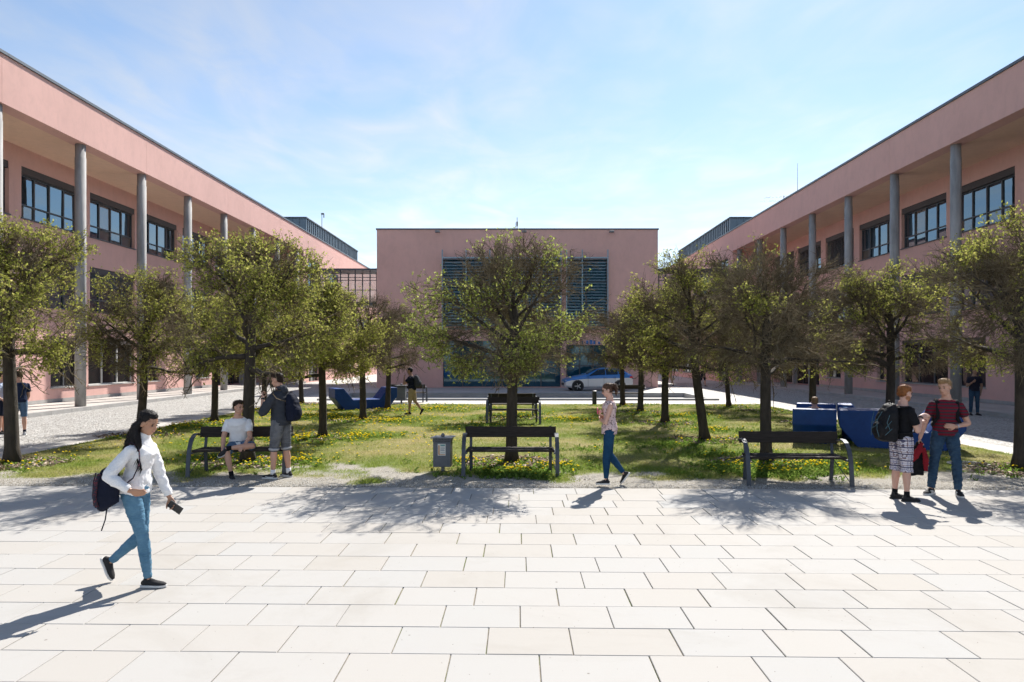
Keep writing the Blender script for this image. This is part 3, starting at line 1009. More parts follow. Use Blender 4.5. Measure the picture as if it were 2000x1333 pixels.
def make_tree(seed, leafy, lean=(0.0, 0.0), top=4.75, rad=1.95, fork=1.98, leafmat=None, bias=(0, 0, 0), dens=1.0):
    rg = np.random.default_rng(seed)
    cz = (fork - 0.15 + top) / 2
    rz = (top - fork + 0.25) / 2
    ctr = np.array([lean[0] * 0.6, lean[1] * 0.6, cz])

    def inside(q, k=1.0):
        e = (q - ctr) / np.array([rad, rad, rz])
        return np.sqrt((np.sign(e[..., 2]) * np.abs(e[..., 2]) ** 1.0) ** 2 + e[..., 0] ** 2 + e[..., 1] ** 2) < k

    tk = MB()
    # trunk and leader
    n = 9
    pts, rr = [], []
    hf = fork
    for i in range(n + 1):
        t = i / n
        z = t * (hf + 0.9)
        wob = 0.03 * math.sin(3.1 * t + seed)
        pts.append((lean[0] * t + wob, lean[1] * t + 0.02 * math.cos(4 * t + seed), z))
        rr.append(0.125 - 0.035 * t + 0.05 * max(0, 1 - t * 9) ** 2)
    lead = [np.array(pts[-1])]
    ld = curve(np.array(pts[-1]), np.array([0.05, 0.02, 1.0]), top - hf - 1.3, 6, rg, 0.10, 0.04)
    trunk_pts = pts + [tuple(q) for q in ld[1:]]
    trunk_r = rr + [0.08 - 0.068 * (i + 1) / 6 for i in range(6)]
    tk.tube(trunk_pts, trunk_r, 14)
    # main limbs
    lv1, lv2 = [], []
    n1 = 12
    for i in range(n1):
        f = i / (n1 - 1)
        z = hf - 0.12 + f * 1.35
        tt = z / (hf + 0.9)
        base = np.array([lean[0] * min(tt, 1), lean[1] * min(tt, 1), z])
        az = i * 2.399 + rg.uniform(-0.35, 0.35) + seed
        el = R(6 + 50 * f) + rg.uniform(-0.12, 0.2)
        d = np.array([math.cos(az) * math.cos(el), math.sin(az) * math.cos(el), math.sin(el)])
        L = rg.uniform(1.60, 2.0) * (1.0 - 0.34 * f) * rad / 2.0
        p = curve(base, d, L, 7, rg, 0.13, 0.035 + 0.03 * rg.uniform(-1, 1))
        r0 = rg.uniform(0.050, 0.072) * (1 - 0.35 * f)
        tk.tube(p, [r0 * (1 - 0.82 * k / 7) for k in range(8)], 7)
        lv1.append((p, r0))
    lv1.append((ld, 0.06))
    segs = [[], [], [], []]

    def emit(p, ra, rb):
        m = len(p) - 1
        for k in range(m):
            segs[0].append(p[k]); segs[1].append(p[k + 1])
            segs[2].append(ra + (rb - ra) * k / m); segs[3].append(ra + (rb - ra) * (k + 1) / m)

    for p, r0 in lv1:
        L = sum(np.linalg.norm(p[k + 1] - p[k]) for k in range(len(p) - 1))
        nb = max(5, int(L / 0.14))
        for k in range(nb):
            t = 0.22 + 0.78 * (k + rg.uniform(0, 1)) / nb
            i = min(int(t * (len(p) - 1)), len(p) - 2)
            q = p[i] + (p[i + 1] - p[i]) * (t * (len(p) - 1) - i)
            d0 = p[i + 1] - p[i]; d0 = d0 / np.linalg.norm(d0)
            out = q - ctr; out = out / (np.linalg.norm(out) + 1e-6)
            d = d0 * 0.55 + out * 0.45 + rg.normal(0, 0.62, 3) + np.array([0, 0, 0.10])
            c = curve(q, d, rg.uniform(0.45, 0.95), 5, rg, 0.20, 0.02)
            emit(c, rg.uniform(0.012, 0.019), 0.006)
            lv2.append(c)
    lv3 = []
    for c in lv2:
        for k in range(6):
            t = 0.15 + 0.85 * (k + rg.uniform(0, 1)) / 6
            i = min(int(t * 5), 4)
            q = c[i] + (c[i + 1] - c[i]) * (t * 5 - i)
            out = q - ctr; out = out / (np.linalg.norm(out) + 1e-6)
            d0 = c[i + 1] - c[i]; d0 = d0 / np.linalg.norm(d0)
            d = d0 * 0.5 + out * 0.5 + rg.normal(0, 0.7, 3) + np.array([0, 0, 0.05])
            e = curve(q, d, rg.uniform(0.25, 0.52), 3, rg, 0.25, 0.01)
            if not inside(e[-1], 1.12): e = [q + (x - q) * 0.5 for x in e]
            emit(e, 0.0075, 0.004)
            lv3.append(e)
    A = np.array([e[i] for e in lv3 + [c[-4:] for c in lv2] for i in range(3)])
    B = np.array([e[i + 1] for e in lv3 + [c[-4:] for c in lv2] for i in range(3)])
    # fine twigs along the small branches, then twiglets on the twigs
    N = int(4900 * dens)
    ix = rg.integers(0, len(A), N)
    q = A[ix] + (B[ix] - A[ix]) * rg.uniform(0, 1, (N, 1))
    out = nrm(q - ctr)
    d = nrm(nrm(B[ix] - A[ix]) * 0.45 + out * 0.5 + rg.normal(0, 0.55, (N, 3)) + np.array([0, 0, 0.06]))
    q1 = q + d * rg.uniform(0.14, 0.30, (N, 1))
    d2 = nrm(d + rg.normal(0, 0.35, (N, 3)) + np.array([0, 0, 0.10]))
    q2 = q1 + d2 * rg.uniform(0.08, 0.20, (N, 1))
    thin = np.clip((q1[:, 2] - ctr[2] - 0.15 * rz) / rz, 0, 1) * 0.45          # the tops are the barest
    ok = inside(q1, 1.14) & (q1[:, 2] > fork - 0.45) & (rg.uniform(0, 1, N) > thin)
    q, q1, q2, d = q[ok], q1[ok], q2[ok], d[ok]
    N = len(q)
    P0 = [np.array(segs[0]), q, q1]; P1 = [np.array(segs[1]), q1, q2]
    r0 = [np.array(segs[2]), np.full(N, 0.0042), np.full(N, 0.0034)]
    r1 = [np.array(segs[3]), np.full(N, 0.0034), np.full(N, 0.0018)]
    # twiglets
    K = 2
    t0 = np.repeat(q, K, 0); t1 = np.repeat(q1, K, 0)
    s0 = t0 + (t1 - t0) * rg.uniform(0.25, 1, (N * K, 1))
    sd = nrm(np.repeat(d, K, 0) * 0.5 + rg.normal(0, 0.6, (N * K, 3)) + np.array([0, 0, 0.05]))
    s1 = s0 + sd * rg.uniform(0.06, 0.17, (N * K, 1))
    P0.append(s0); P1.append(s1); r0.append(np.full(N * K, 0.0032)); r1.append(np.full(N * K, 0.0016))
    Vt, Qt = cones(np.concatenate(P0), np.concatenate(P1), np.concatenate(r0), np.concatenate(r1))
    tips = np.concatenate([q2, s1, q1])
    # leaves come out in patches
    ns = np.array([noise.noise(Vector((float(a[0]), float(a[1]), float(a[2]))) * 1.35 + Vector((seed * 3.1, 0, 0))) for a in tips])
    e = (tips - ctr) / np.array([rad, rad, rz])
    score = ns * 0.95 - 0.04 + leafy + 0.20 * (np.linalg.norm(e, axis=1) - 0.6) + e @ np.array(bias) + rg.normal(0, 0.10, len(tips))
    T = tips[score > 0.0]
    per = 3
    C = np.repeat(T, per, 0) + rg.normal(0, 0.014, (len(T) * per, 3))
    n = len(C)
    u = nrm(rg.normal(0, 1, (n, 3)) + np.array([0, 0, 0.15])); w = nrm(np.cross(u, rg.normal(0, 1, (n, 3))))
    ln = rg.uniform(0.014, 0.031, (n, 1)); wd = ln * rg.uniform(0.45, 0.7, (n, 1))
    fold = np.cross(u, w) * wd * 0.5
    V = np.stack([C - u * ln, C + w * wd + fold, C + u * ln, C - w * wd + fold], 1).reshape(-1, 3)
    Qi = np.arange(n * 4).reshape(-1, 4)
    trunk_me = tk.mesh('trunk', BARK, True)
    twig_me = np_mesh('crown_twigs', Vt, Qt, TWIG)
    leaf_me = np_mesh('foliage', V, Qi, leafmat or LEAF_A)
    return trunk_me, twig_me, leaf_me


VAR = {
    'A': make_tree(11, 0.17, leafmat=LEAF_A, top=4.32, rad=1.86),
    'B': make_tree(23, -0.15, leafmat=LEAF_B, top=4.45, rad=2.02, bias=(-0.26, -0.05, -0.12)),
    'C': make_tree(37, -0.46, leafmat=LEAF_A, top=4.55, rad=1.90),
    'D': make_tree(41, -0.17, leafmat=LEAF_A, top=4.45, rad=1.95, bias=(0.0, 0.0, 0.20)),
    'E': make_tree(59, -0.10, leafmat=LEAF_A, top=4.65, rad=1.95, lean=(-0.32, 0.0), bias=(0, 0, 0.15)),
}
# photo pixel of the trunk foot, variant, turn, scale, label
TREES = [
    (20, 908, 'A', 3.6, 1.08, 'yellow green leafy tree at far left, nearest of the left row'),
    (487, 905, 'A', 0.6, 1.02, 'broad leafy tree standing right behind the bench with seated man'),
    (1002, 905, 'B', 0.0, 1.00, 'half leafed tree behind the middle empty bench, centred before the hall'),
    (1497, 905, 'C', 2.0, 0.97, 'nearly bare brown tree standing behind the right hand bench'),
    (1992, 920, 'D', 2.4, 1.06, 'thick trunked tree cut by the right edge of the picture'),
    (272, 852, 'E', 2.7, 0.96, 'tree with leaning trunk rising behind the walking woman'),
    (629, 856, 'A', 4.4, 0.90, 'leafy tree just right of the standing man in grey hoodie'),
    (1375, 862, 'E', 0.2, 1.02, 'leaning tree on the lawn between walking woman and right bench'),
    (1738, 862, 'D', 4.0, 0.98, 'tree rising behind the blue seats and the red haired man'),
    (419, 826, 'A', 5.3, 0.93, 'tree above the flowers behind the left end of first bench'),
    (708, 823, 'C', 4.9, 0.93, 'mostly bare tree standing before the single blue lounger'),
    (1300, 828, 'D', 5.4, 0.98, 'tree on the right lawn, second trunk right of the police car'),
    (1588, 826, 'C', 1.1, 0.98, 'mostly bare tree behind the blond head over the blue seats'),
    (517, 804, 'A', 2.2, 0.90, 'small leafy tree just left of the standing man in hoodie'),
    (758, 802, 'C', 0.4, 0.92, 'mostly bare tree beside the right end of the blue lounger'),
    (1003, 818, 'C', 3.0, 0.86, 'tree hidden behind the middle tree and second bench'),
    (1251, 806, 'C', 5.8, 0.95, 'thin tree in front of the rear of the police car'),
    (1492, 804, 'D', 3.1, 0.92, 'tree seen just past the trunk behind the right bench'),
    (588, 790, 'C', 3.9, 0.92, 'far tree at the corner of the lawn near left wing doors'),
    (1216, 794, 'C', 2.6, 0.92, 'farthest tree by the right far bench'),
    (1424, 796, 'E', 5.0, 0.86, 'far tree at the right corner of the lawn by basin'),
]
TREE_XY = []
for px, py, var, rot, sc, lab in TREES:
    x, y = gp(px, py)
    TREE_XY.append((x, y))
    root = empty('lawn_tree', (x, y, -0.01), rot, lab, 'tree', 'small trees planted in rows on the lawn')
    root.scale = (sc, sc, sc * random.uniform(0.99, 1.02))
    tm, wm, lm = VAR[var]
    obj('trunk', tm, root)
    cr = obj('crown', wm, root)
    obj('foliage', lm, cr)

# ================================================================== LAWN
def dist_tree(x, y):
    return min(math.hypot(x - a, y - b) for a, b in TREE_XY)


def fbm(x, y, s, o=0.0):
    return noise.fractal(Vector((x * s + o, y * s - o, o)), 1.0, 2.0, 4)


def grass_cover(x, y):
    """0 bare gravel .. 1 full grass"""
    e = y - (11.6 - SL * x)
    c = (e - 0.85) / 1.0 + fbm(x, y, 0.9, 3.0) * 1.35
    for bx, by, r in ((-3.7, 14.2, 1.5), (3.6, 15.2, 1.1), (-1.4, 17.6, 0.9), (1.6, 18.6, 0.8), (-1.8, 21.5, 0.8), (8.3, 13.0, 1.4)):
        c -= 0.85 * math.exp(-((x - bx) ** 2 + (y - by) ** 2) / (r * r))
    c -= 0.5 * max(0.0, abs(x) - 10.4) + 0.5 * max(0.0, y - 31.2)
    return max(0.0, min(1.0, c + 0.2))


def dryness(x, y):
    return max(0.0, min(1.0, 0.44 + fbm(x, y, 0.55, 9.0) * 1.05 - 0.22 * math.exp(-(dist_tree(x, y) / 1.3) ** 2)))


gx = np.arange(-10.98, 10.99, 0.12); gy = np.arange(11.35, 31.95, 0.12)
V, cov, dry = [], [], []
for y in gy:
    for x in gx:
        e = y - (11.6 - SL * x)
        base = -0.022 if e < 0.1 else (-0.004 + 0.016 * min(1.0, e / 3))
        if y > 31.6: base = -0.008
        V.append((x, y, base + (0.012 * fbm(x, y, 1.8) if e > 0.4 else 0.0)))
        cov.append(grass_cover(x, y)); dry.append(dryness(x, y))
nx, ny = len(gx), len(gy)
Q = [(j * nx + i, j * nx + i + 1, (j + 1) * nx + i + 1, (j + 1) * nx + i) for j in range(ny - 1) for i in range(nx - 1)]
SOILM, nt, b = nodes_of('lawn_soil_and_gravel')
v = coords(nt, True)
at = nt.nodes.new('ShaderNodeAttribute'); at.attribute_name = 'cover'
ad = nt.nodes.new('ShaderNodeAttribute'); ad.attribute_name = 'dry'
g1 = noise_node(nt, v, 70, 4, 0.8); g2 = noise_node(nt, v, 2.2, 5, 0.6); g3 = noise_node(nt, v, 24, 4, 0.7)
gravel = mixc(nt, ramp_f(nt, g2, 0.3, 0.7, 0, 0.5), ramp(nt, g1, [(0.32, (0.15, 0.135, 0.115)), (0.5, (0.36, 0.335, 0.295)), (0.72, (0.58, 0.55, 0.50))]), (0.34, 0.305, 0.25))
green = ramp(nt, g3, [(0.3, (0.085, 0.115, 0.024)), (0.7, (0.20, 0.245, 0.055))])
straw = ramp(nt, g3, [(0.3, (0.20, 0.165, 0.075)), (0.7, (0.38, 0.32, 0.15))])
turf = mixc(nt, ad.outputs['Fac'], green, straw)
cvf = nt.nodes.new('ShaderNodeMath'); cvf.operation = 'ADD'
nt.links.new(at.outputs['Fac'], cvf.inputs[0]); nt.links.new(ramp_f(nt, g3, 0.3, 0.7, -0.3, 0.3), cvf.inputs[1])
nt.links.new(mixc(nt, ramp_f(nt, cvf.outputs[0], 0.25, 0.7, 0, 1), gravel, turf), b.inputs['Base Color'])
b.inputs['Roughness'].default_value = 0.95; b.inputs['Specular IOR Level'].default_value = 0.15
add_bump(nt, b, g1, 0.8, 0.02)
lawn = obj('lawn', np_mesh('lawn', V, Q, SOILM, True, {'cover': cov, 'dry': dry}))
tag(lawn, kind='structure')
cov_g = np.array(cov).reshape(ny, nx); dry_g = np.array(dry).reshape(ny, nx)


def look(grid, x, y):
    i = np.clip(((x - gx[0]) / 0.12).astype(int), 0, nx - 1); j = np.clip(((y - gy[0]) / 0.12).astype(int), 0, ny - 1)
    return grid[j, i]


def blade_mat(name, g0, g1, s0, s1):
    m = bpy.data.materials.new(name); m.use_nodes = True
    nt = m.node_tree; nt.nodes.clear()
    out = nt.nodes.new('ShaderNodeOutputMaterial'); g = nt.nodes.new('ShaderNodeNewGeometry')
    a = nt.nodes.new('ShaderNodeAttribute'); a.attribute_name = 'dry'
    rnd = g.outputs['Random Per Island']
    col = mixc(nt, a.outputs['Fac'], ramp(nt, rnd, [(0, g0), (1, g1)]), ramp(nt, rnd, [(0, s0), (1, s1)]))
    d = nt.nodes.new('ShaderNodeBsdfDiffuse')
    t = nt.nodes.new('ShaderNodeBsdfTranslucent'); mx = nt.nodes.new('ShaderNodeMixShader'); mx.inputs[0].default_value = 0.45
    nt.links.new(col, d.inputs['Color']); nt.links.new(col, t.inputs['Color'])
    nt.links.new(d.outputs[0], mx.inputs[1]); nt.links.new(t.outputs[0], mx.inputs[2]); nt.links.new(mx.outputs[0], out.inputs['Surface'])
    return m


GRASS = blade_mat('grass_blades', (0.15, 0.22, 0.03), (0.30, 0.37, 0.065), (0.36, 0.34, 0.115), (0.58, 0.52, 0.23))
WEED = blade_mat('weed_leaves', (0.08, 0.16, 0.025), (0.19, 0.31, 0.055), (0.14, 0.22, 0.04), (0.30, 0.38, 0.09))


def blades(x, y, h, w, lean, dryv):
    n = len(x)
    a = rng.uniform(0, 2 * math.pi, n); b_ = rng.uniform(0, 2 * math.pi, n)
    lx, ly = np.cos(b_) * lean * h, np.sin(b_) * lean * h
    V = np.zeros((n, 3, 3))
    V[:, 0] = np.stack([x - np.cos(a) * w, y - np.sin(a) * w, np.full(n, 0.0)], 1)
    V[:, 1] = np.stack([x + np.cos(a) * w, y + np.sin(a) * w, np.full(n, 0.0)], 1)
    V[:, 2] = np.stack([x + lx, y + ly, h], 1)
    return V.reshape(-1, 3), np.arange(n * 3).reshape(-1, 3), np.repeat(dryv, 3)


N = 430000
# a little denser towards the front, where blades can be told apart
yy = 11.9 + (31.7 - 11.9) * rng.uniform(0, 1, N) ** 1.35
xx = rng.uniform(-10.95, 10.95, N)
cv = look(cov_g, xx, yy)
keep = rng.uniform(0, 1, N) < np.clip(cv * 1.25 - 0.15, 0.0, 1) ** 1.3
xx, yy, cv = xx[keep], yy[keep], cv[keep]
dr = np.clip(look(dry_g, xx, yy) + rng.normal(0, 0.16, len(xx)), 0, 1)
h = rng.uniform(0.018, 0.055, len(xx)) * (0.55 + 0.6 * cv) * (1.15 - 0.4 * dr)
Vb, Qb, db = blades(xx, yy, h, rng.uniform(0.003, 0.006, len(xx)) * (0.7 + yy / 26), rng.uniform(0.2, 1.2, len(xx)), dr)
tag(obj('grass', np_mesh('grass', Vb, Qb, GRASS, False, {'dry': db})), 'short patchy spring grass on the lawn between the trees', 'grass', kind='stuff')

# ---- loose stones of the gravel strip
NP = 60000
gx_ = rng.uniform(-10.9, 10.9, NP); gy_ = 11.62 - SL * gx_ + 3.2 * rng.uniform(0, 1, NP) ** 1.5
kp = rng.uniform(0, 1, NP) < np.clip(1.0 - look(cov_g, gx_, gy_) * 1.6, 0, 1)
gx_, gy_ = gx_[kp], gy_[kp]; n = len(gx_)
pr_ = rng.uniform(0.004, 0.012, n); an = rng.uniform(0, 6.28, n)
Vp = np.zeros((n, 5, 3))
for k in range(4):
    q_ = pr_ * rng.uniform(0.7, 1.2, n)
    Vp[:, k] = np.stack([gx_ + np.cos(an + k * 1.571) * q_, gy_ + np.sin(an + k * 1.571) * q_, np.full(n, -0.004)], 1)
Vp[:, 4] = np.stack([gx_ + rng.normal(0, 0.002, n), gy_ + rng.normal(0, 0.002, n), pr_ * rng.uniform(0.7, 1.3, n)], 1)
bp = (np.arange(n) * 5)[:, None]
Qp = np.concatenate([np.concatenate([bp + k, bp + (k + 1) % 4, bp + 4], 1) for k in range(4)])
STONE = leaf_mat('gravel_stones', [(0, (0.16, 0.145, 0.12)), (0.5, (0.36, 0.335, 0.295)), (1, (0.62, 0.60, 0.56))], 0.0)
tag(obj('gravel', np_mesh('gravel', Vp.reshape(-1, 3), Qp, STONE)), 'loose grey gravel between the paving and the lawn', 'gravel', kind='stuff')

# ---- dandelions and weeds round the trunks
clumps = []       # x, y, radius, plants, flower share
for (x, y), (px, py, var, rot, sc, lab) in zip(TREE_XY, TREES):
    clumps.append((x, y - 0.1, 1.15, 150, 0.50 if px < 760 else 0.25))
for px, py, r, n, fl in ((1000, 925, 0.80, 620, 0.14), (1080, 915, 0.5, 100, 0.7), (905, 905, 0.5, 110, 0.6), (1500, 922, 0.95, 760, 0.07), (1440, 915, 0.7, 380, 0.10), (1590, 912, 0.8, 360, 0.28),
                         (560, 905, 0.9, 200, 0.6), (400, 900, 0.9, 110, 0.5), (470, 800, 1.8, 520, 0.8), (640, 815, 1.6, 420, 0.8), (760, 825, 1.3, 300, 0.6),
                         (860, 800, 2.2, 300, 0.6), (1120, 822, 1.1, 240, 0.75), (940, 832, 0.9, 180, 0.25), (1010, 812, 1.0, 200, 0.3), (1260, 790, 1.6, 280, 0.2),
                         (1330, 815, 1.5, 330, 0.3), (1390, 842, 1.0, 200, 0.35), (1310, 870, 1.2, 160, 0.06), (1420, 890, 1.2, 200, 0.05), (820, 790, 1.4, 220, 0.7), (340, 835, 1.4, 260, 0.65),
                         (560, 860, 1.5, 240, 0.6), (700, 855, 1.2, 160, 0.6), (1540, 800, 1.6, 200, 0.1), (1150, 880, 1.2, 60, 0.05)):
    x, y = gp(px, py)
    clumps.append((x, y, r, n, fl))
px_, py_, fl_ = [], [], []
for x, y, r, n, fl in clumps:
    a = rng.uniform(0, 2 * math.pi, n); d = r * np.abs(rng.normal(0, 0.62, n))
    px_.append(x + np.cos(a) * d * 1.15); py_.append(y + np.sin(a) * d * 0.85); fl_.append(np.full(n, fl))
px_, py_, fl_ = np.concatenate(px_), np.concatenate(py_), np.concatenate(fl_)
ok = (np.abs(px_) < 10.8) & (py_ > 12.35 - SL * px_) & (py_ < 31.5)
px_, py_, fl_ = px_[ok], py_[ok], fl_[ok]
K = 9
x9 = np.repeat(px_, K); y9 = np.repeat(py_, K); n9 = len(x9)
ang = rng.uniform(0, 2 * math.pi, n9); Lf = rng.uniform(0.06, 0.165, n9); el = rng.uniform(0.25, 1.2, n9)
D = np.stack([np.cos(ang) * np.cos(el), np.sin(ang) * np.cos(el), np.sin(el)], 1)
S_ = np.stack([-np.sin(ang), np.cos(ang), np.zeros(n9)], 1)
P = np.stack([x9, y9, np.full(n9, -0.005)], 1) + rng.normal(0, 0.03, (n9, 3)) * np.array([1, 1, 0])
wv = rng.uniform(0.010, 0.020, (n9, 1))
mid = P + D * (Lf * 0.6)[:, None]
tipv = P + D * Lf[:, None] - np.array([0, 0, 1]) * (Lf * 0.25)[:, None]
Vw = np.stack([P, mid + S_ * wv, tipv, mid - S_ * wv], 1).reshape(-1, 3)
Qw = np.arange(n9 * 4).reshape(-1, 4)
tag(obj('weeds', np_mesh('weeds', Vw, Qw, WEED, False, {'dry': np.repeat(rng.uniform(0, 1, n9), 4)})), 'green dandelion leaves and weeds growing round the trunks', 'weeds', kind='stuff')
fsel = rng.uniform(0, 1, len(px_)) < fl_ * 0.8
fx, fy = px_[fsel], py_[fsel]
# scattered flowers over the left lawn
ex, ey = rng.uniform(-10.6, 6, 1500), rng.uniform(15, 31, 1500)
kx = rng.uniform(0, 1, 1500) < np.where(ex < -1.5, 0.8, 0.2)
fx, fy = np.concatenate([fx, ex[kx]]), np.concatenate([fy, ey[kx]])
nf = len(fx)
fz = rng.uniform(0.05, 0.13, nf); fr2 = rng.uniform(0.018, 0.028, nf)
tx, ty = rng.normal(0, 0.3, nf), rng.normal(0, 0.3, nf) - 0.25
Vf = np.zeros((nf, 9, 3))
for k in range(8):
    c_, s_ = math.cos(k * math.pi / 4), math.sin(k * math.pi / 4)
    Vf[:, k] = np.stack([fx + c_ * fr2, fy + s_ * fr2, fz + (c_ * tx + s_ * ty) * fr2], 1)
Vf[:, 8] = np.stack([fx, fy, fz + fr2 * 0.55], 1)
bi = (np.arange(nf) * 9)[:, None]
Qf = np.concatenate([np.concatenate([bi + k, bi + (k + 1) % 8, bi + 8], 1) for k in range(8)])
YELLOW = leaf_mat('dandelion_yellow', [(0, (0.78, 0.54, 0.01)), (1, (0.90, 0.72, 0.05))], 0.25, 0.6)
tag(obj('dandelions', np_mesh('dandelions', Vf.reshape(-1, 3), Qf, YELLOW)), 'yellow dandelion flowers scattered over the lawn', 'dandelions', kind='stuff')
# stems so that the flowers stand on something
Vs, Qs = cones(np.stack([fx, fy, np.full(nf, -0.01)], 1), np.stack([fx, fy, fz], 1), np.full(nf, 0.003), np.full(nf, 0.0025))
tag(obj('dandelion_stems', np_mesh('dandelion_stems', Vs, Qs, WEED, False, {'dry': np.zeros(len(Vs))})), 'thin green dandelion stems on the lawn', 'stems', kind='stuff')

# ---- wood chips round every trunk
CHIP = leaf_mat('wood_chips', [(0, (0.10, 0.07, 0.05)), (0.5, (0.24, 0.18, 0.135)), (1, (0.50, 0.42, 0.35))], 0.0, 0.9)
cx, cy = [], []
for x, y in TREE_XY:
    n = 900 if y < 16 else 450
    a = rng.uniform(0, 2 * math.pi, n); d = 0.13 + 0.85 * np.sqrt(rng.uniform(0, 1, n)) * rng.uniform(0.7, 1.1, n)
    cx.append(x + np.cos(a) * d * 1.15); cy.append(y + np.sin(a) * d * 0.9)
cx, cy = np.concatenate(cx), np.concatenate(cy)
n = len(cx)
u = nrm(np.stack([rng.normal(0, 1, n), rng.normal(0, 1, n), rng.normal(0, 0.35, n)], 1)); wv_ = nrm(np.cross(u, np.stack([rng.normal(0, 0.3, n), rng.normal(0, 0.3, n), np.ones(n)], 1)))
C = np.stack([cx, cy, rng.uniform(0.012, 0.045, n)], 1)
l_, w_ = rng.uniform(0.02, 0.05, (n, 1)), rng.uniform(0.008, 0.02, (n, 1))
th = np.array([0, 0, 0.008])
corn = [C - u * l_ - wv_ * w_, C + u * l_ - wv_ * w_, C + u * l_ + wv_ * w_, C - u * l_ + wv_ * w_]
Vc = np.stack(corn + [c_ + th for c_ in corn], 1).reshape(-1, 3)
b8 = (np.arange(n) * 8)[:, None]
Qc = np.concatenate([b8 + np.array([[4, 5, 6, 7]]), b8 + np.array([[0, 1, 5, 4]]), b8 + np.array([[1, 2, 6, 5]]), b8 + np.array([[2, 3, 7, 6]]), b8 + np.array([[3, 0, 4, 7]])])
tag(obj('wood_chips', np_mesh('wood_chips', Vc, Qc, CHIP)), 'brown wood chip mulch lying round the tree trunks', 'mulch', kind='stuff')

# ================================================================== BENCHES
def make_bench():
    root = empty('park_bench')
    W = 1.70
    arm_path = [(0.215, 0.70), (0.15, 0.735), (0.06, 0.745), (-0.05, 0.735), (-0.15, 0.695), (-0.235, 0.615), (-0.295, 0.50), (-0.335, 0.35), (-0.36, 0.18), (-0.375, 0.0)]
    for s in (-1, 1):
        x0, x1 = s * W / 2 - 0.036, s * W / 2 + 0.036
        mb = MB()
        t = 0.011
        n = len(arm_path)
        vs_ = []
        for i, (y, z) in enumerate(arm_path):
            a, b = arm_path[max(i - 1, 0)], arm_path[min(i + 1, n - 1)]
            dy_, dz_ = b[0] - a[0], b[1] - a[1]
            l = math.hypot(dy_, dz_); ny_, nz_ = -dz_ / l * t, dy_ / l * t
            vs_ += [(x0, y - ny_, z - nz_), (x1, y - ny_, z - nz_), (x1, y + ny_, z + nz_), (x0, y + ny_, z + nz_)]
        fs = [(3, 2, 1, 0), tuple(4 * (n - 1) + k for k in range(4))]
        for i in range(n - 1):
            for k in range(4):
                fs.append((4 * i + k, 4 * i + (k + 1) % 4, 4 * i + 4 + (k + 1) % 4, 4 * i + 4 + k))
        mb.add(vs_, fs)
        mb.build('armrest', STEEL, root)
        xr = s * (W / 2 - 0.10)
        MB().bar((xr, 0.20, 0.44), (xr, 0.26, 0.0), 0.06, 0.03).build('leg', STEEL, root)
        MB().bar((xr + s * 0.001, 0.20, 0.43), (xr + s * 0.001, 0.30, 0.86), 0.05, 0.018).build('backrest_support', STEEL, root)
        MB().bar((s * W / 2 - s * 0.04, 0.205, 0.425), (s * W / 2 - s * 0.04, -0.315, 0.425), 0.045, 0.025).build('seat_bearer', STEEL, root)
        MB().tube([(xr, 0.20, 0.40), (s * W / 2, -0.37, 0.03)], 0.008, 6).build('brace_rod', STEEL, root)
    bk = MB(); c, sn = math.cos(R(12)), math.sin(R(12))
    o = MB().box(-W / 2 - 0.005, W / 2 + 0.005, -0.02, 0.02, -0.10, 0.10).build('backrest', WOODDARK, root, (0, 0.250, 0.755), bevel=0.006)
    o.rotation_euler = (R(-11), 0, 0)
    for k, y in enumerate((-0.23, -0.09, 0.05, 0.185)):
        MB().box(-W / 2 + 0.045, W / 2 - 0.045, -0.063, 0.063, -0.018, 0.018).build('seat_plank', WOODDARK, root, (0, y, 0.457 + 0.006 * (k == 0)), bevel=0.005)
    return root


bench0 = make_bench()
BENCHES = [
    (-5.13, 12.98, 4, 'dark wooden bench with the man in white shirt sitting on it'),
    (-0.14, 12.95, 0, 'empty dark wooden bench in the middle beside the litter bin'),
    (4.76, 12.08, -3, 'empty dark wooden bench at the right front, before the weeds'),
    (-0.15, 22.6, 0, 'bench on the lawn half hidden behind the middle tree trunk'),
    (-0.22, 25.4, 180, 'bench standing back to back behind the half hidden bench'),
    (-5.25, 33.2, 180, 'far bench beyond the lawn beside the walking man with phone'),
    (5.05, 32.7, 180, 'far bench in front of the parked silver police car'),
]
for i, (x, y, a, lab) in enumerate(BENCHES):
    o = bench0 if i == 0 else copy_tree(bench0)
    o.location = (x, y, 0.012 if y > 31 else 0.0); o.rotation_euler = (0, 0, R(a))
    tag(o, lab, 'bench', 'park benches')

# ================================================================== LITTER BINS
PAPER = M('poster_paper', (0.72, 0.70, 0.64), 0.7, 0.04, 9)
ORANGE = M('poster_orange', (0.55, 0.24, 0.08), 0.7, 0.3, 60)
TEAL = M('poster_teal', (0.12, 0.30, 0.28), 0.7, 0.2, 60)
GREYINK = M('poster_ink', (0.22, 0.24, 0.27), 0.7, 0.3, 90)
BINGREY = M('bin_grey_metal', (0.115, 0.122, 0.140), 0.5, 0.12, 8, 0.12, 60, metal=0.2)


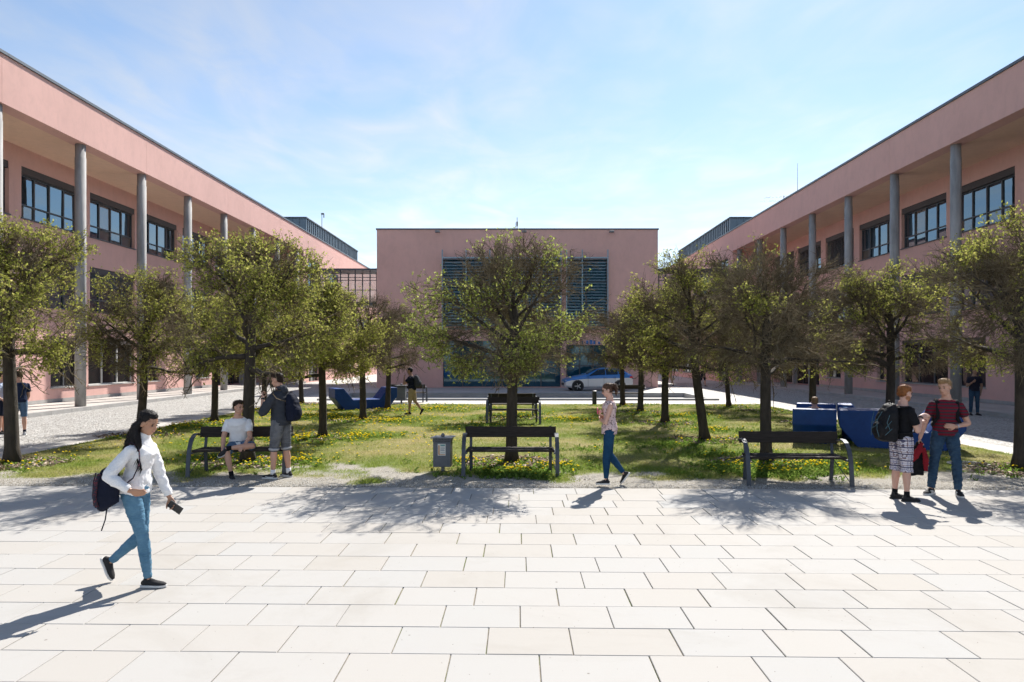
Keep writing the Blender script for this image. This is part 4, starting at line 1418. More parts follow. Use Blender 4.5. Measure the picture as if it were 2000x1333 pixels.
def litter_bin(x, y, s, label, poster):
    root = empty('litter_bin', (x, y, 0), R(-3), label, 'bin', 'litter bins')
    w = 0.165
    b = MB()
    b.flat([(-w, -w * 0.8), (w, -w * 0.8), (w, w * 0.8), (-w, w * 0.8)], 0.11, 0.575)
    b.build('container', BINGREY, root, bevel=0.006)
    m = MB().box(-w + 0.006, w - 0.006, -w * 0.8 + 0.006, w * 0.8 - 0.006, 0.577, 0.648); m.build('mesh_band', DARKMETAL, root)
    n = 12
    for side in (-1, 1):
        for k in range(n + 1):
            MB().box(-w + 2 * w * k / n - 0.006, -w + 2 * w * k / n + 0.006, side * w * 0.8 - 0.003, side * w * 0.8 + 0.003, 0.576, 0.648).build('band_strip', BINGREY, root)
    MB().box(-w, w, -w * 0.8 - 0.004, w * 0.8 + 0.004, 0.606, 0.618).build('band_strip', BINGREY, root)
    lid = MB()
    lid.flat([(-w - 0.045, -w * 0.8 - 0.06), (w + 0.035, -w * 0.8 - 0.06), (w + 0.055, w * 0.8 + 0.06), (-w - 0.025, w * 0.8 + 0.06)], 0.650, 0.668)
    lo = lid.build('lid', GALV, root, bevel=0.004)
    MB().tube([(0, 0, 0.666), (0, 0, 0.70), (0, 0, 0.715), (0, 0, 0.735)], [0.034, 0.036, 0.030, 0.012], 12).build('knob', GALV, lo, smooth=True)
    MB().box(-0.03, 0.03, -0.02, 0.02, -0.02, 0.115).build('post', GALV, root)
    if poster:
        yf = -w * 0.8
        po = MB().box(-0.075, 0.072, yf - 0.003, yf - 0.0005, 0.325, 0.545).build('poster', PAPER, root)
        p = MB(); p.box(-0.064, -0.040, yf - 0.0045, yf - 0.003, 0.345, 0.520); p.box(-0.064, 0.062, yf - 0.0046, yf - 0.003, 0.338, 0.350); p.build('poster_print', ORANGE, po)
        p = MB(); p.box(-0.026, 0.060, yf - 0.0045, yf - 0.003, 0.505, 0.532); p.build('poster_print', TEAL, po)
        p = MB()
        for z, x1 in ((0.480, 0.055), (0.455, 0.060), (0.430, 0.048), (0.412, 0.058), (0.372, 0.062)): p.box(-0.026, x1, yf - 0.0045, yf - 0.003, z, z + 0.010)
        p.build('poster_print', GREYINK, po)
    root.scale = (s, s, s)
    return root


bx, by = gp(865, 922)
litter_bin(bx, by, 1.0, 'grey metal litter bin with pasted notice beside the middle bench', True)
litter_bin(-5.42, 32.35, 1.28, 'dark litter bin by the far bench behind the walking man', False)
# short black post with a slanting cap on the lawn's far edge
x, y = gp(1161, 791)
pr = empty('bollard', (x, y, 0), 0, 'short black post at far edge of lawn near the woman\'s head', 'bollard')
MB().tube([(0, 0, -0.02), (0, 0, 0.60)], 0.10, 16).build('post', DARKMETAL, pr, smooth=False)
MB().tube([(0, 0, 0.60), (0, 0, 0.625), (0.0, 0.0, 0.64)], [0.108, 0.108, 0.06], 16).build('cap', GALV, pr)
# manhole frame in the grass at the right
x, y = gp(1892, 909)
mh = empty('manhole', (x, y, 0.0), 0, 'round pale manhole rim set in the grass behind the two men', 'manhole')
ring = MB()
for k in range(28):
    a, b2 = 2 * math.pi * k / 28, 2 * math.pi * (k + 1) / 28
    q = [(r_ * math.cos(t_), r_ * math.sin(t_), z_) for t_, r_ in ((a, 0.30), (b2, 0.30), (b2, 0.38), (a, 0.38)) for z_ in (-0.02, 0.035)]
    ring.add(q, [(0, 2, 3, 1), (2, 4, 5, 3), (4, 6, 7, 5), (6, 0, 1, 7), (1, 3, 5, 7)])
ring.build('rim', KERB, mh)
MB().tube([(0, 0, -0.02), (0, 0, 0.028)], 0.298, 28).build('cover', DARKMETAL, mh)

# ================================================================== BLUE LOUNGERS
BLUE, nt, b = nodes_of('blue_foam_lacquer')
v = coords(nt)
f = noise_node(nt, v, 3.0, 6, 0.65)
nt.links.new(ramp(nt, f, [(0.3, (0.005, 0.036, 0.165)), (0.7, (0.008, 0.055, 0.240))]), b.inputs['Base Color'])
nt.links.new(ramp_f(nt, noise_node(nt, v, 7, 6, 0.7), 0.3, 0.7, 0.38, 0.60), b.inputs['Roughness'])
b.inputs['Specular IOR Level'].default_value = 0.28
add_bump(nt, b, noise_node(nt, v, 30, 4, 0.6), 0.15, 0.01)


def lounger_mesh(inner=-0.95):
    prof = [(-0.90, 0.0), (0.90, 0.0), (1.31, 0.50), (1.31, 0.89), (0.95, 0.89), (0.56, 0.42), (inner + 0.39, 0.42), (inner, 0.89), (-1.31, 0.89), (-1.31, 0.50)]
    bm = bmesh.new()
    mb = MB().prism(prof, -0.5, 0.5)
    vs_ = [bm.verts.new(p) for p in mb.v]
    for f_ in mb.f: bm.faces.new([vs_[i] for i in f_])
    bmesh.ops.recalc_face_normals(bm, faces=bm.faces)
    me = bpy.data.meshes.new('blue_lounger'); bm.to_mesh(me); bm.free(); me.materials.append(BLUE)
    return me


LM = lounger_mesh()
for x, y, a, lab in ((-6.45, 29.0, 30, 'single blue boat shaped lounger on the left lawn'),
                     (7.78, 18.25, 66, 'blue lounger seen end on, with blond man sitting in it'),
                     (9.14, 16.73, -24, 'blue lounger nearest the red haired man, side on'),
                     (9.97, 18.62, -24, 'blue lounger behind the others, glossy top showing')):
    o = obj('blue_lounger', LM if y != 16.73 else lounger_mesh(-0.30), None, (x, y, 0.0), R(a))
    bv = o.modifiers.new('bevel', 'BEVEL'); bv.width = 0.025; bv.segments = 3
    tag(o, lab, 'lounger', 'blue outdoor loungers')

# ================================================================== POLICE CAR
def paint(name, col, coat=0.6):
    m, nt, b = nodes_of(name)
    b.inputs['Base Color'].default_value = c4(col); b.inputs['Roughness'].default_value = 0.28
    b.inputs['Metallic'].default_value = 0.12; b.inputs['Coat Weight'].default_value = coat
    return m


SILVER = paint('car_silver', (0.66, 0.67, 0.68)); POLBLUE = paint('car_blue', (0.02, 0.17, 0.50))
CARGLASS = glass('car_glass', (0.01, 0.014, 0.018), 1.6); RUBBER = M('tyre_rubber', (0.02, 0.02, 0.02), 0.85, 0.1)
RED = M('tail_light_red', (0.45, 0.02, 0.02), 0.2, 0); RIMM = M('rim_alloy', (0.45, 0.45, 0.46), 0.35, 0.05, metal=0.6)
LAMP = M('headlight_glass', (0.6, 0.62, 0.65), 0.1, 0.0)


def make_car():
    root = empty('police_car', (5.05, 45.0, 0.0), R(180 + 6), 'silver parked police car with blue band and blue roof', 'car')
    st = [  # x, half width, floor, mid, belt, roof edge z, roof edge half width, roof centre z
        (2.20, 0.60, 0.34, 0.45, 0.56, 0.60, 0.46, 0.62), (2.12, 0.78, 0.25, 0.45, 0.66, 0.71, 0.66, 0.74), (1.75, 0.87, 0.20, 0.50, 0.80, 0.86, 0.76, 0.90),
        (1.05, 0.89, 0.19, 0.52, 0.90, 0.98, 0.78, 1.02), (0.80, 0.89, 0.19, 0.52, 0.92, 1.02, 0.77, 1.06), (0.05, 0.89, 0.19, 0.52, 0.95, 1.40, 0.61, 1.44),
        (-0.55, 0.89, 0.19, 0.52, 0.97, 1.44, 0.61, 1.48), (-1.25, 0.89, 0.19, 0.52, 0.99, 1.39, 0.59, 1.44), (-1.85, 0.87, 0.21, 0.54, 1.00, 1.16, 0.62, 1.22),
        (-2.12, 0.83, 0.26, 0.55, 0.97, 1.02, 0.68, 1.05), (-2.22, 0.74, 0.34, 0.52, 0.84, 0.90, 0.62, 0.92)]
    rows = []
    for x, w, z0, zm, zb, zt, wt, zc in st:
        rows.append([(0, z0), (w * 0.88, z0), (w, z0 + 0.10), (w, zm), (w * 0.995, zm + (zb - zm) * 0.62), (w * 0.97, zb), (wt, zt), (wt * 0.6, zc - 0.01), (0, zc)])
    n = len(rows[0])
    sil, blu = MB(), MB()
    for sgn in (-1, 1):
        for i in range(len(st) - 1):
            for k in range(n - 1):
                q = [(st[i][0], sgn * rows[i][k][0], rows[i][k][1]), (st[i][0], sgn * rows[i][k + 1][0], rows[i][k + 1][1]),
                     (st[i + 1][0], sgn * rows[i + 1][k + 1][0], rows[i + 1][k + 1][1]), (st[i + 1][0], sgn * rows[i + 1][k][0], rows[i + 1][k][1])]
                (blu if k >= 4 else sil).add(q, [(0, 1, 2, 3)])
        for e in (0, -1):
            pts = [(st[e][0], sgn * a, b_) for a, b_ in rows[e]] + [(st[e][0], 0, (rows[e][0][1] + rows[e][-1][1]) / 2)]
            sil.add(pts, [tuple(range(len(pts)))])
    sil.build('lower_body', SILVER, root, smooth=True)
    blu.build('upper_body', POLBLUE, root, smooth=True)

    def side(i0, i1, t0, t1, sgn, f0=0.1, f1=0.9, g0=0.0, g1=1.0):
        """a pane on the slope between belt and roof edge, from station i0+g0 to i1-(1-g1)"""
        def pt(i, g, f):
            a, b_ = rows[i], rows[i + 1]
            y = (a[5][0] + (a[6][0] - a[5][0]) * f) * (1 - g) + (b_[5][0] + (b_[6][0] - b_[5][0]) * f) * g
            z = (a[5][1] + (a[6][1] - a[5][1]) * f) * (1 - g) + (b_[5][1] + (b_[6][1] - b_[5][1]) * f) * g
            x = st[i][0] * (1 - g) + st[i + 1][0] * g
            return (x, sgn * (y + 0.006), z + 0.002)
        return pt
    for sgn in (-1, 1):
        pt = side(0, 0, 0, 0, sgn)
        MB().add([pt(4, 0.12, 0.12), pt(5, 0.0, 0.12), pt(5, 0.75, 0.12), pt(5, 0.75, 0.9), pt(5, 0.0, 0.9)], [(0, 1, 2, 3, 4)]).build('side_window', CARGLASS, root)
        MB().add([pt(5, 0.85, 0.12), pt(6, 0.0, 0.12), pt(6, 0.95, 0.14), pt(6, 0.95, 0.88), pt(6, 0.0, 0.9), pt(5, 0.85, 0.9)], [(0, 1, 2, 3, 4, 5)]).build('side_window', CARGLASS, root)
        MB().add([pt(7, 0.05, 0.16), pt(7, 0.80, 0.30), pt(7, 0.62, 0.8), pt(7, 0.05, 0.88)], [(0, 1, 2, 3)]).build('side_window', CARGLASS, root)
        for x in (1.38, -1.32):
            MB().tube([(x, sgn * 0.62, 0.32), (x, sgn * 0.893, 0.32)], 0.385, 24).build('wheel_arch', DARKMETAL, root)
            wh = MB().tube([(x, sgn * 0.70, 0.315), (x, sgn * 0.885, 0.315), (x, sgn * 0.905, 0.315)], [0.315, 0.315, 0.295], 24).build('wheel', RUBBER, root, smooth=False)
            rm = MB().tube([(x, sgn * 0.895, 0.315), (x, sgn * 0.909, 0.315)], 0.06, 12)
            for k in range(5):
                a = 2 * math.pi * k / 5
                rm.bar((x, sgn * 0.912, 0.315), (x + 0.21 * math.cos(a), sgn * 0.912, 0.315 + 0.21 * math.sin(a)), 0.02, 0.07)
            rm.build('rim', RIMM, wh)
        MB().ell((2.02, sgn * 0.66, 0.64), (0.16, 0.13, 0.07)).build('headlight', LAMP, root, smooth=True)
        MB().ell((-2.05, sgn * 0.74, 0.86), (0.17, 0.12, 0.10)).build('tail_light', RED, root, smooth=True)
        MB().ell((0.72, sgn * 0.98, 1.0), (0.07, 0.10, 0.07)).build('wing_mirror', POLBLUE, root, smooth=True)
        for x in (0.05 - 0.42, -0.98):
            MB().box(x - 0.09, x + 0.09, sgn * 0.888, sgn * 0.902, 0.80, 0.825).build('door_handle', DARKMETAL, root)
        for x in (0.72, -0.30, -1.02):
            MB().box(x - 0.006, x + 0.006, sgn * 0.884, sgn * 0.8935, 0.28, 0.90).build('door_seam', DARKMETAL, root)
    MB().add([(0.76, -0.66, 1.075), (0.76, 0.66, 1.075), (0.10, 0.54, 1.435), (0.10, -0.54, 1.435)], [(0, 1, 2, 3)]).build('windscreen', CARGLASS, root)
    MB().add([(-1.30, -0.52, 1.445), (-1.30, 0.52, 1.445), (-1.84, 0.54, 1.235), (-1.84, -0.54, 1.235)], [(0, 1, 2, 3)]).build('rear_window', CARGLASS, root)
    MB().box(2.17, 2.215, -0.45, 0.45, 0.36, 0.50).build('grille', DARKMETAL, root)
    return root


make_car()

# ================================================================== PEOPLE
def remesh(mb, voxel, smooth=3, disp=0.0, dscale=0.09, seed=0, zk=1.5):
    """union of overlapping closed shapes -> one continuous surface (verts, faces)"""
    me = mb.mesh('tmp', None)
    bm = bmesh.new(); bm.from_mesh(me); bmesh.ops.recalc_face_normals(bm, faces=bm.faces); bm.to_mesh(me); bm.free()
    o = bpy.data.objects.new('tmp', me); link(o)
    r = o.modifiers.new('r', 'REMESH'); r.mode = 'VOXEL'; r.voxel_size = voxel
    if smooth:
        s = o.modifiers.new('s', 'SMOOTH'); s.factor = 0.5; s.iterations = smooth
    dg = bpy.context.evaluated_depsgraph_get()
    ev = o.evaluated_get(dg)
    m2 = bpy.data.meshes.new_from_object(ev)
    n = len(m2.vertices)
    V = np.zeros(n * 3); m2.vertices.foreach_get('co', V); V = V.reshape(-1, 3)
    Fc = [tuple(p.vertices) for p in m2.polygons]
    if disp > 0:
        N = np.zeros(n * 3); m2.vertices.foreach_get('normal', N); N = N.reshape(-1, 3)
        d = np.array([noise.fractal(Vector((p[0] / dscale + seed, p[1] / dscale, p[2] / dscale * zk)), 1.0, 2.0, 3) for p in V])
        V = V + N * (d * disp)[:, None]
    bpy.data.objects.remove(o); bpy.data.meshes.remove(me); bpy.data.meshes.remove(m2)
    out = MB(); out.v = [tuple(p) for p in V]; out.f = Fc
    return out


def nv(a): return Vector(a).normalized()


def capsule(mb, p, q, r0, r1, n=12):
    p, q = Vector(p), Vector(q)
    d = (q - p).normalized()
    k = 4
    pts, rr = [], []
    for i in range(k):
        a = math.pi / 2 * (1 - i / k)
        pts.append(p - d * r0 * math.sin(a)); rr.append(max(r0 * math.cos(a), 0.002))
    pts.append(p); rr.append(r0); pts.append(q); rr.append(r1)
    for i in range(1, k + 1):
        a = math.pi / 2 * i / k
        pts.append(q + d * r1 * math.sin(a)); rr.append(max(r1 * math.cos(a), 0.002))
    mb.tube(pts, rr, n)


def limb(mb, p, q, prof):
    """tapered limb with a muscle profile: list of (t, radius)"""
    p, q = Vector(p), Vector(q)
    pts = [p + (q - p) * t for t, r in prof]
    mb.tube(pts, [r for t, r in prof], 14)
    mb.ell(p, prof[0][1], n=12, m=8); mb.ell(q, prof[-1][1], n=12, m=8)


class Person:
    def __init__(s, label, H, loc, phi, pose, female=False, group=None, vox=0.0105, build=1.0):
        s.H, s.fem, s.vox, s.pose, s.bld = H, female, vox, pose, build
        s.loc, s.phi = Vector(loc), R(phi)
        P = pose
        g = lambda k, d: P.get(k, d)
        hip_hw = 0.050 * H; sh_hw = (0.094 if female else 0.106) * H * (0.5 + 0.5 * build)
        up = nv(g('lean', (0.0, 0, 1)))
        pel = Vector((0, 0, 0))
        twist = Matrix.Rotation(R(g('twist', 0)), 3, 'Z')
        lat_h = Vector((0, 1, 0)); lat_s = (twist @ Vector((0, 1, 0)))
        lat_s = (lat_s - up * lat_s.dot(up)).normalized()
        J = {'pel': pel}
        J['sho'] = pel + up * 0.282 * H
        J['neck'] = pel + up * 0.315 * H
        s.up, s.lat_s = up, lat_s
        s.fwd = lat_s.cross(up)
        hd = Matrix.Rotation(R(g('head_yaw', 0) + g('twist', 0)), 3, 'Z') @ Matrix.Rotation(R(g('head_pitch', 0)), 3, 'Y')
        if 'head_roll' in P: hd = hd @ Matrix.Rotation(R(P['head_roll']), 3, 'X')
        s.Rh = hd
        J['head'] = J['neck'] + up * 0.017 * H + (hd @ Vector((0.012 * H, 0, 0.058 * H)))
        for sd, k in ((1, 'L'), (-1, 'R')):
            J[k + 'sh'] = J['sho'] + lat_s * sd * sh_hw - up * 0.052 * H
            u, f, h = [nv(a) for a in P[k + 'arm'][:3]]
            J[k + 'el'] = J[k + 'sh'] + u * 0.168 * H
            J[k + 'wr'] = J[k + 'el'] + f * 0.146 * H
            J[k + 'hd'] = h
            J[k + 'hip'] = pel + lat_h * sd * hip_hw - Vector((0, 0, 0.02 * H))
            t, c, ft = [nv(a) for a in P[k + 'leg'][:3]]
            J[k + 'kn'] = J[k + 'hip'] + t * 0.245 * H
            J[k + 'an'] = J[k + 'kn'] + c * 0.243 * H
            J[k + 'ft'] = ft
        # put the lowest sole on the ground
        lo = 9.0
        for k in 'LR':
            R3 = s.foot_frame(J[k + 'ft'], g(k + 'out', 0))
            for q in ((-0.042 * H, 0, -0.046 * H), (0.108 * H, 0, -0.046 * H)):
                lo = min(lo, (J[k + 'an'] + R3 @ Vector(q)).z)
        dz = -lo if 'hip_z' not in P else P['hip_z']
        for k in J:
            if k[1:] not in ('hd', 'ft') : J[k] = J[k] + Vector((0, 0, dz))
        s.J = J
        s.root = empty('person', s.loc, s.phi, label, 'person', group)

    def foot_frame(s, d, out=0):
        d = nv(d)
        side = Vector((0, 1, 0)); side = Matrix.Rotation(R(out), 3, 'Z') @ side
        if abs(d.dot(side)) > 0.85: side = Vector((1, 0, 0)) if d.y < 0 else Vector((-1, 0, 0))
        side = (side - d * side.dot(d)).normalized()
        u = d.cross(side)
        return Matrix((d, side, u)).transposed()

    # ---- pieces of the body
    def torso(s, mb, k=1.0, add=0.0, z0=-0.14, z1=1.12):
        H, J = s.H, s.J
        up, b = s.up, s.bld
        if s.fem:
            lv = [(-0.14, 0.070, 0.058), (-0.05, 0.096, 0.070), (0.06, 0.098, 0.071), (0.22, 0.084, 0.060), (0.42, 0.068, 0.051), (0.60, 0.077, 0.060), (0.74, 0.087, 0.069), (0.85, 0.085, 0.056), (0.92, 0.070, 0.047), (0.975, 0.050, 0.040), (1.03, 0.038, 0.036), (1.12, 0.034, 0.034)]
        else:
            lv = [(-0.14, 0.066, 0.058), (-0.05, 0.090, 0.068), (0.06, 0.092, 0.068), (0.25, 0.086, 0.062), (0.42, 0.083, 0.060), (0.60, 0.092, 0.066), (0.76, 0.103, 0.070), (0.85, 0.099, 0.062), (0.92, 0.081, 0.052), (0.975, 0.058, 0.044), (1.03, 0.043, 0.040), (1.12, 0.038, 0.037)]
        lv = [a for a in lv if z0 <= a[0] <= z1]
        pts, rr = [], []
        for t, w, d in lv:
            c = J['pel'] + up * 0.285 * H * t
            f = s.fwd * (0.004 * H if 0.5 < t < 0.9 else (-0.006 * H if t < 0.1 else 0))
            pts.append(c + f); rr.append((w * H * k * b + add, d * H * k * b + add))
        n = 22
        # lateral axis turns from hips to shoulders
        m = len(pts)
        vs_, fs = [], []
        for i, p in enumerate(pts):
            t = (lv[i][0] + 0.14) / 1.1
            lat = (Vector((0, 1, 0)) * (1 - min(1, max(0, t))) + s.lat_s * min(1, max(0, t)))
            lat = (lat - up * lat.dot(up)).normalized(); fw = lat.cross(up)
            for q in range(n):
                a = 2 * math.pi * q / n
                ca, sa = math.cos(a), math.sin(a)
                e = 0.82
                ca, sa = math.copysign(abs(ca) ** e, ca), math.copysign(abs(sa) ** e, sa)
                vs_.append(p + lat * rr[i][0] * ca + fw * rr[i][1] * sa)
        for i in range(m - 1):
            for q in range(n):
                fs.append((i * n + q, i * n + (q + 1) % n, (i + 1) * n + (q + 1) % n, (i + 1) * n + q))
        fs.append(tuple(range(n - 1, -1, -1))); fs.append(tuple(range((m - 1) * n, m * n)))
        mb.add(vs_, fs)

    def head(s, mb):
        H, J = s.H, s.J
        k = H / 1.75 * (0.98 if s.fem else 1.03)
        c, Rh = J['head'], s.Rh
        at = lambda x, y, z: c + Rh @ (Vector((x, y, z)) * k)
        e = lambda p, r: mb.ell(at(*p), tuple(a * k for a in r), Rh, 16, 12)
        e((-0.010, 0, 0.028), (0.094, 0.075, 0.092))          # skull
        e((0.018, 0, -0.030), (0.070, 0.060, 0.082))          # face
        e((0.042, 0, -0.080), (0.040, 0.038, 0.034))          # chin and jaw
        for sd in (-1, 1):
            e((0.012, sd * 0.040, -0.062), (0.050, 0.022, 0.034))
            e((0.052, sd * 0.034, -0.022), (0.028, 0.022, 0.022))   # cheeks
            e((-0.006, sd * 0.076, -0.012), (0.019, 0.010, 0.032))  # ears
        e((0.070, 0, 0.028), (0.017, 0.046, 0.012))           # brow
        mb.tube([at(0.078, 0, 0.016), at(0.094, 0, -0.010), at(0.103, 0, -0.026), at(0.084, 0, -0.036)], [0.009 * k, 0.012 * k, 0.015 * k, 0.011 * k], 8)
        e((0.080, 0, -0.055), (0.012, 0.024, 0.010))          # lips
        nb = J['neck'] - s.up * 0.02 * H
        capsule(mb, nb, at(-0.014, 0, -0.055), 0.058 * k, 0.052 * k)

    def face_parts(s, eye, brow, lip, beard=None):
        k = s.H / 1.75 * (0.98 if s.fem else 1.03)
        at = lambda x, y, z: s.J['head'] + s.Rh @ (Vector((x, y, z)) * k)
        for sd in (-1, 1):
            MB().ell(at(0.0755, sd * 0.031, 0.006), (0.007 * k, 0.014 * k, 0.007 * k), s.Rh, 10, 6).build('eye', eye, s.root, smooth=True)
            MB().ell(at(0.082, sd * 0.033, 0.029), (0.006 * k, 0.021 * k, 0.005 * k), s.Rh, 10, 6).build('eyebrow', brow, s.root, smooth=True)
        MB().ell(at(0.088, 0, -0.057), (0.006 * k, 0.022 * k, 0.006 * k), s.Rh, 10, 6).build('lips', lip, s.root, smooth=True)
        if beard:
            m = MB()
            m.ell(at(0.044, 0, -0.086), (0.044 * k, 0.043 * k, 0.034 * k), s.Rh)
            for sd in (-1, 1): m.ell(at(0.010, sd * 0.048, -0.062), (0.044 * k, 0.021 * k, 0.036 * k), s.Rh)
            remesh(m, 0.008, 2, 0.003, 0.02).build('beard', beard, s.root, smooth=True)

    def arm(s, mb, k, up=0.0, t0=0.0, t1=2.0):
        J, H, b = s.J, s.H, s.bld
        f = (0.86 if s.fem else 1.0) * b
        sh, el, wr = J[k + 'sh'], J[k + 'el'], J[k + 'wr']
        limb(mb, sh, el, [(0, 0.031 * H * f), (0.25, 0.031 * H * f), (0.6, 0.027 * H * f), (1, 0.0235 * H * f)])
        limb(mb, el, wr, [(0, 0.0235 * H * f), (0.25, 0.0245 * H * f), (0.65, 0.019 * H * f), (1, 0.0155 * H * f)])

    def leg(s, mb, k, lk=1.0):
        J, H = s.J, s.H
        f = (0.97 if s.fem else 1.0) * (0.4 + 0.6 * s.bld) * lk
        limb(mb, J[k + 'hip'], J[k + 'kn'], [(0, 0.052 * H * f), (0.2, 0.050 * H * f), (0.6, 0.040 * H * f), (0.92, 0.032 * H * f), (1, 0.031 * H * f)])
        limb(mb, J[k + 'kn'], J[k + 'an'], [(0, 0.031 * H * f), (0.12, 0.031 * H * f), (0.32, 0.0335 * H * f), (0.65, 0.025 * H * f), (0.9, 0.0185 * H * f), (1, 0.019 * H * f)])

    def hand(s, k):
        """palm, four unequal bent fingers, thumb leaving the side of the palm"""
        J, H = s.J, s.H
        P = s.pose[k + 'arm']
        curl = P[4] if len(P) > 4 else 0.5
        d = J[k + 'hd']
        nrm_ = Vector(P[3]) if len(P) > 3 and P[3] else Vector((0, -1 if k == 'L' else 1, 0))
        nrm_ = (nrm_ - d * nrm_.dot(d)).normalized()           # palm faces this way
        sd = d.cross(nrm_) * (1 if k == 'L' else -1)             # towards the thumb
        w = J[k + 'wr']; q = H / 1.75 * (0.92 if s.fem else 1.0)
        mb = MB()
        c1 = w + d * 0.045 * q
        mb.tube([w - d * 0.03 * q, w, w + d * 0.03 * q, w + d * 0.07 * q, w + d * 0.095 * q],
                [(0.024 * q, 0.020 * q), (0.026 * q, 0.018 * q), (0.036 * q, 0.016 * q), (0.041 * q, 0.014 * q), (0.038 * q, 0.011 * q)], 12, side=sd)
        for i, (o, L) in enumerate(((0.030, 0.068), (0.010, 0.078), (-0.011, 0.072), (-0.030, 0.056))):
            p = w + d * (0.088 - 0.004 * abs(i - 1)) * q + sd * o * q
            dirs = d
            ang = 0.0
            prev = p
            pts = [p - d * 0.015 * q, p]
            for j, fr in enumerate((0.45, 0.32, 0.23)):
                ang += curl * (0.75, 0.95, 0.6)[j]
                dd = d * math.cos(ang) + nrm_ * math.sin(ang)
                pts.append(pts[-1] + dd * L * fr * q)
            mb.tube(pts, [0.0098 * q, 0.0098 * q, 0.0092 * q, 0.0085 * q, 0.0066 * q], 8)
            mb.ell(pts[-1], 0.0068 * q, n=8, m=6)
        tb = w + d * 0.022 * q + sd * 0.026 * q
        t1 = tb + (d * 0.62 + sd * 0.62 + nrm_ * 0.35).normalized() * 0.042 * q
        t2 = t1 + (d * 0.85 + sd * 0.15 + nrm_ * (0.3 + curl * 0.5)).normalized() * 0.032 * q
        t3 = t2 + (d * 0.85 - sd * 0.10 + nrm_ * (0.3 + curl * 0.6)).normalized() * 0.024 * q
        mb.tube([tb - sd * 0.01 * q, tb, t1, t2, t3], [0.013 * q, 0.0145 * q, 0.0115 * q, 0.0105 * q, 0.008 * q], 8)
        mb.ell(t3, 0.0082 * q, n=8, m=6)
        return remesh(mb, 0.0045 if s.vox < 0.012 else 0.007, 1)

    def body(s, skin, lk=1.0):
        mb = MB()
        s.torso(mb, 0.93)
        s.head(mb)
        for k in 'LR': s.arm(mb, k); s.leg(mb, k, lk)
        out = remesh(mb, s.vox * 0.85, 3)
        for k in 'LR':
            h = s.hand(k); out.add(h.v, h.f)
        out.build('body', skin, s.root, smooth=True)
        return s

    # ---- clothes
    def top(s, mat, sleeve=0.55, hem=-0.02, loose=0.012, name='shirt', wrinkle=0.006, collar=0.0, sleeve_loose=None, flare=0.0):
        mb = MB(); H, J = s.H, s.J
        sl = loose if sleeve_loose is None else sleeve_loose
        s.torso(mb, 1.0, loose, z0=hem - 0.001 if hem < 0 else hem, z1=1.04 if collar > 0 else 1.0)
        if collar > 0:
            capsule(mb, J['neck'] - s.up * 0.05 * H, J['neck'] + s.up * (collar - 0.012 * H) + s.fwd * 0.006, 0.048 * H, 0.0385 * H)
        f = (0.86 if s.fem else 1.0) * s.bld
        if hem < -0.06:     # longer shirt: skirt over the hips
            lo = J['pel'] + s.up * 0.285 * H * hem
            mb.tube([J['pel'] + s.up * 0.03 * H, lo], [(0.096 * H * s.bld + loose, 0.072 * H * s.bld + loose), (0.092 * H * s.bld + loose + flare, 0.071 * H * s.bld + loose + flare)], 20, side=Vector((0, 1, 0)))
        for k in 'LR':
            sh, el, wr = J[k + 'sh'], J[k + 'el'], J[k + 'wr']
            r0 = 0.033 * H * f + sl
            if sleeve <= 0: continue
            mb.ell(sh, r0 * 0.86, n=14, m=10)
            q = sh + (el - sh) * min(sleeve, 1.0)
            mb.tube([sh - (el - sh) * 0.04, sh + (q - sh) * 0.5, q], [r0 * 0.84, r0 * 0.97, 0.030 * H * f + sl * (1.2 if sleeve < 1 else 1.0)], 14)
            if sleeve > 1:
                mb.ell(el, 0.0265 * H * f + sl, n=12, m=8)
                q = el + (wr - el) * (sleeve - 1)
                mb.tube([el, el + (q - el) * 0.5, el + (q - el) * 0.86, q], [0.0265 * H * f + sl, 0.0255 * H * f + sl, 0.0215 * H * f + sl * 0.9, 0.0185 * H * f + sl * 0.55], 14)
        return remesh(mb, s.vox, 2, wrinkle, 0.085, s.H * 7).build(name, mat, s.root, smooth=True)

    def bottom(s, mat, length=2.0, loose=0.008, name='trousers', wrinkle=0.004, waist=0.12, end_loose=None):
        mb = MB(); H, J = s.H, s.J
        s.torso(mb, 0.99, loose * 0.6, z0=-0.15, z1=0.07)
        c = J['pel'] + s.up * 0.285 * H * 0.04
        e = loose if end_loose is None else end_loose
        f = (0.97 if s.fem else 1.0) * (0.4 + 0.6 * s.bld)
        mb.tube([c, c + s.up * 0.285 * H * waist], [(0.094 * H * s.bld + loose * 0.6, 0.070 * H * s.bld + loose * 0.6), (0.088 * H * s.bld + loose * 0.6, 0.066 * H * s.bld + loose * 0.6)], 20, side=Vector((0, 1, 0)))
        for k in 'LR':
            hp, kn, an = J[k + 'hip'], J[k + 'kn'], J[k + 'an']
            mb.ell(hp, 0.053 * H * f + loose, n=14, m=10)
            t = min(length, 1.0)
            q = hp + (kn - hp) * t
            rk = (0.052 - 0.019 * t) * H * f
            mb.tube([hp, hp + (q - hp) * 0.35, hp + (q - hp) * 0.7, q], [0.052 * H * f + loose, 0.049 * H * f + loose, (0.052 - 0.013 * t) * H * f + loose, rk + (loose if length > 1 else e)], 16)
            if length > 1:
                mb.ell(kn, 0.033 * H * f + loose, n=12, m=8)
                u = length - 1
                q = kn + (an - kn) * u
                mb.tube([kn, kn + (q - kn) * 0.3, kn + (q - kn) * 0.65, q], [0.0335 * H * f + loose, 0.0345 * H * f + loose, (0.0285 if u > 0.6 else 0.033) * H * f + (loose + e) / 2, (0.0215 if u > 0.6 else 0.031) * H * f + e], 16)
        return remesh(mb, s.vox, 2, wrinkle, 0.085, s.H * 3, 3.2).build(name, mat, s.root, smooth=True)

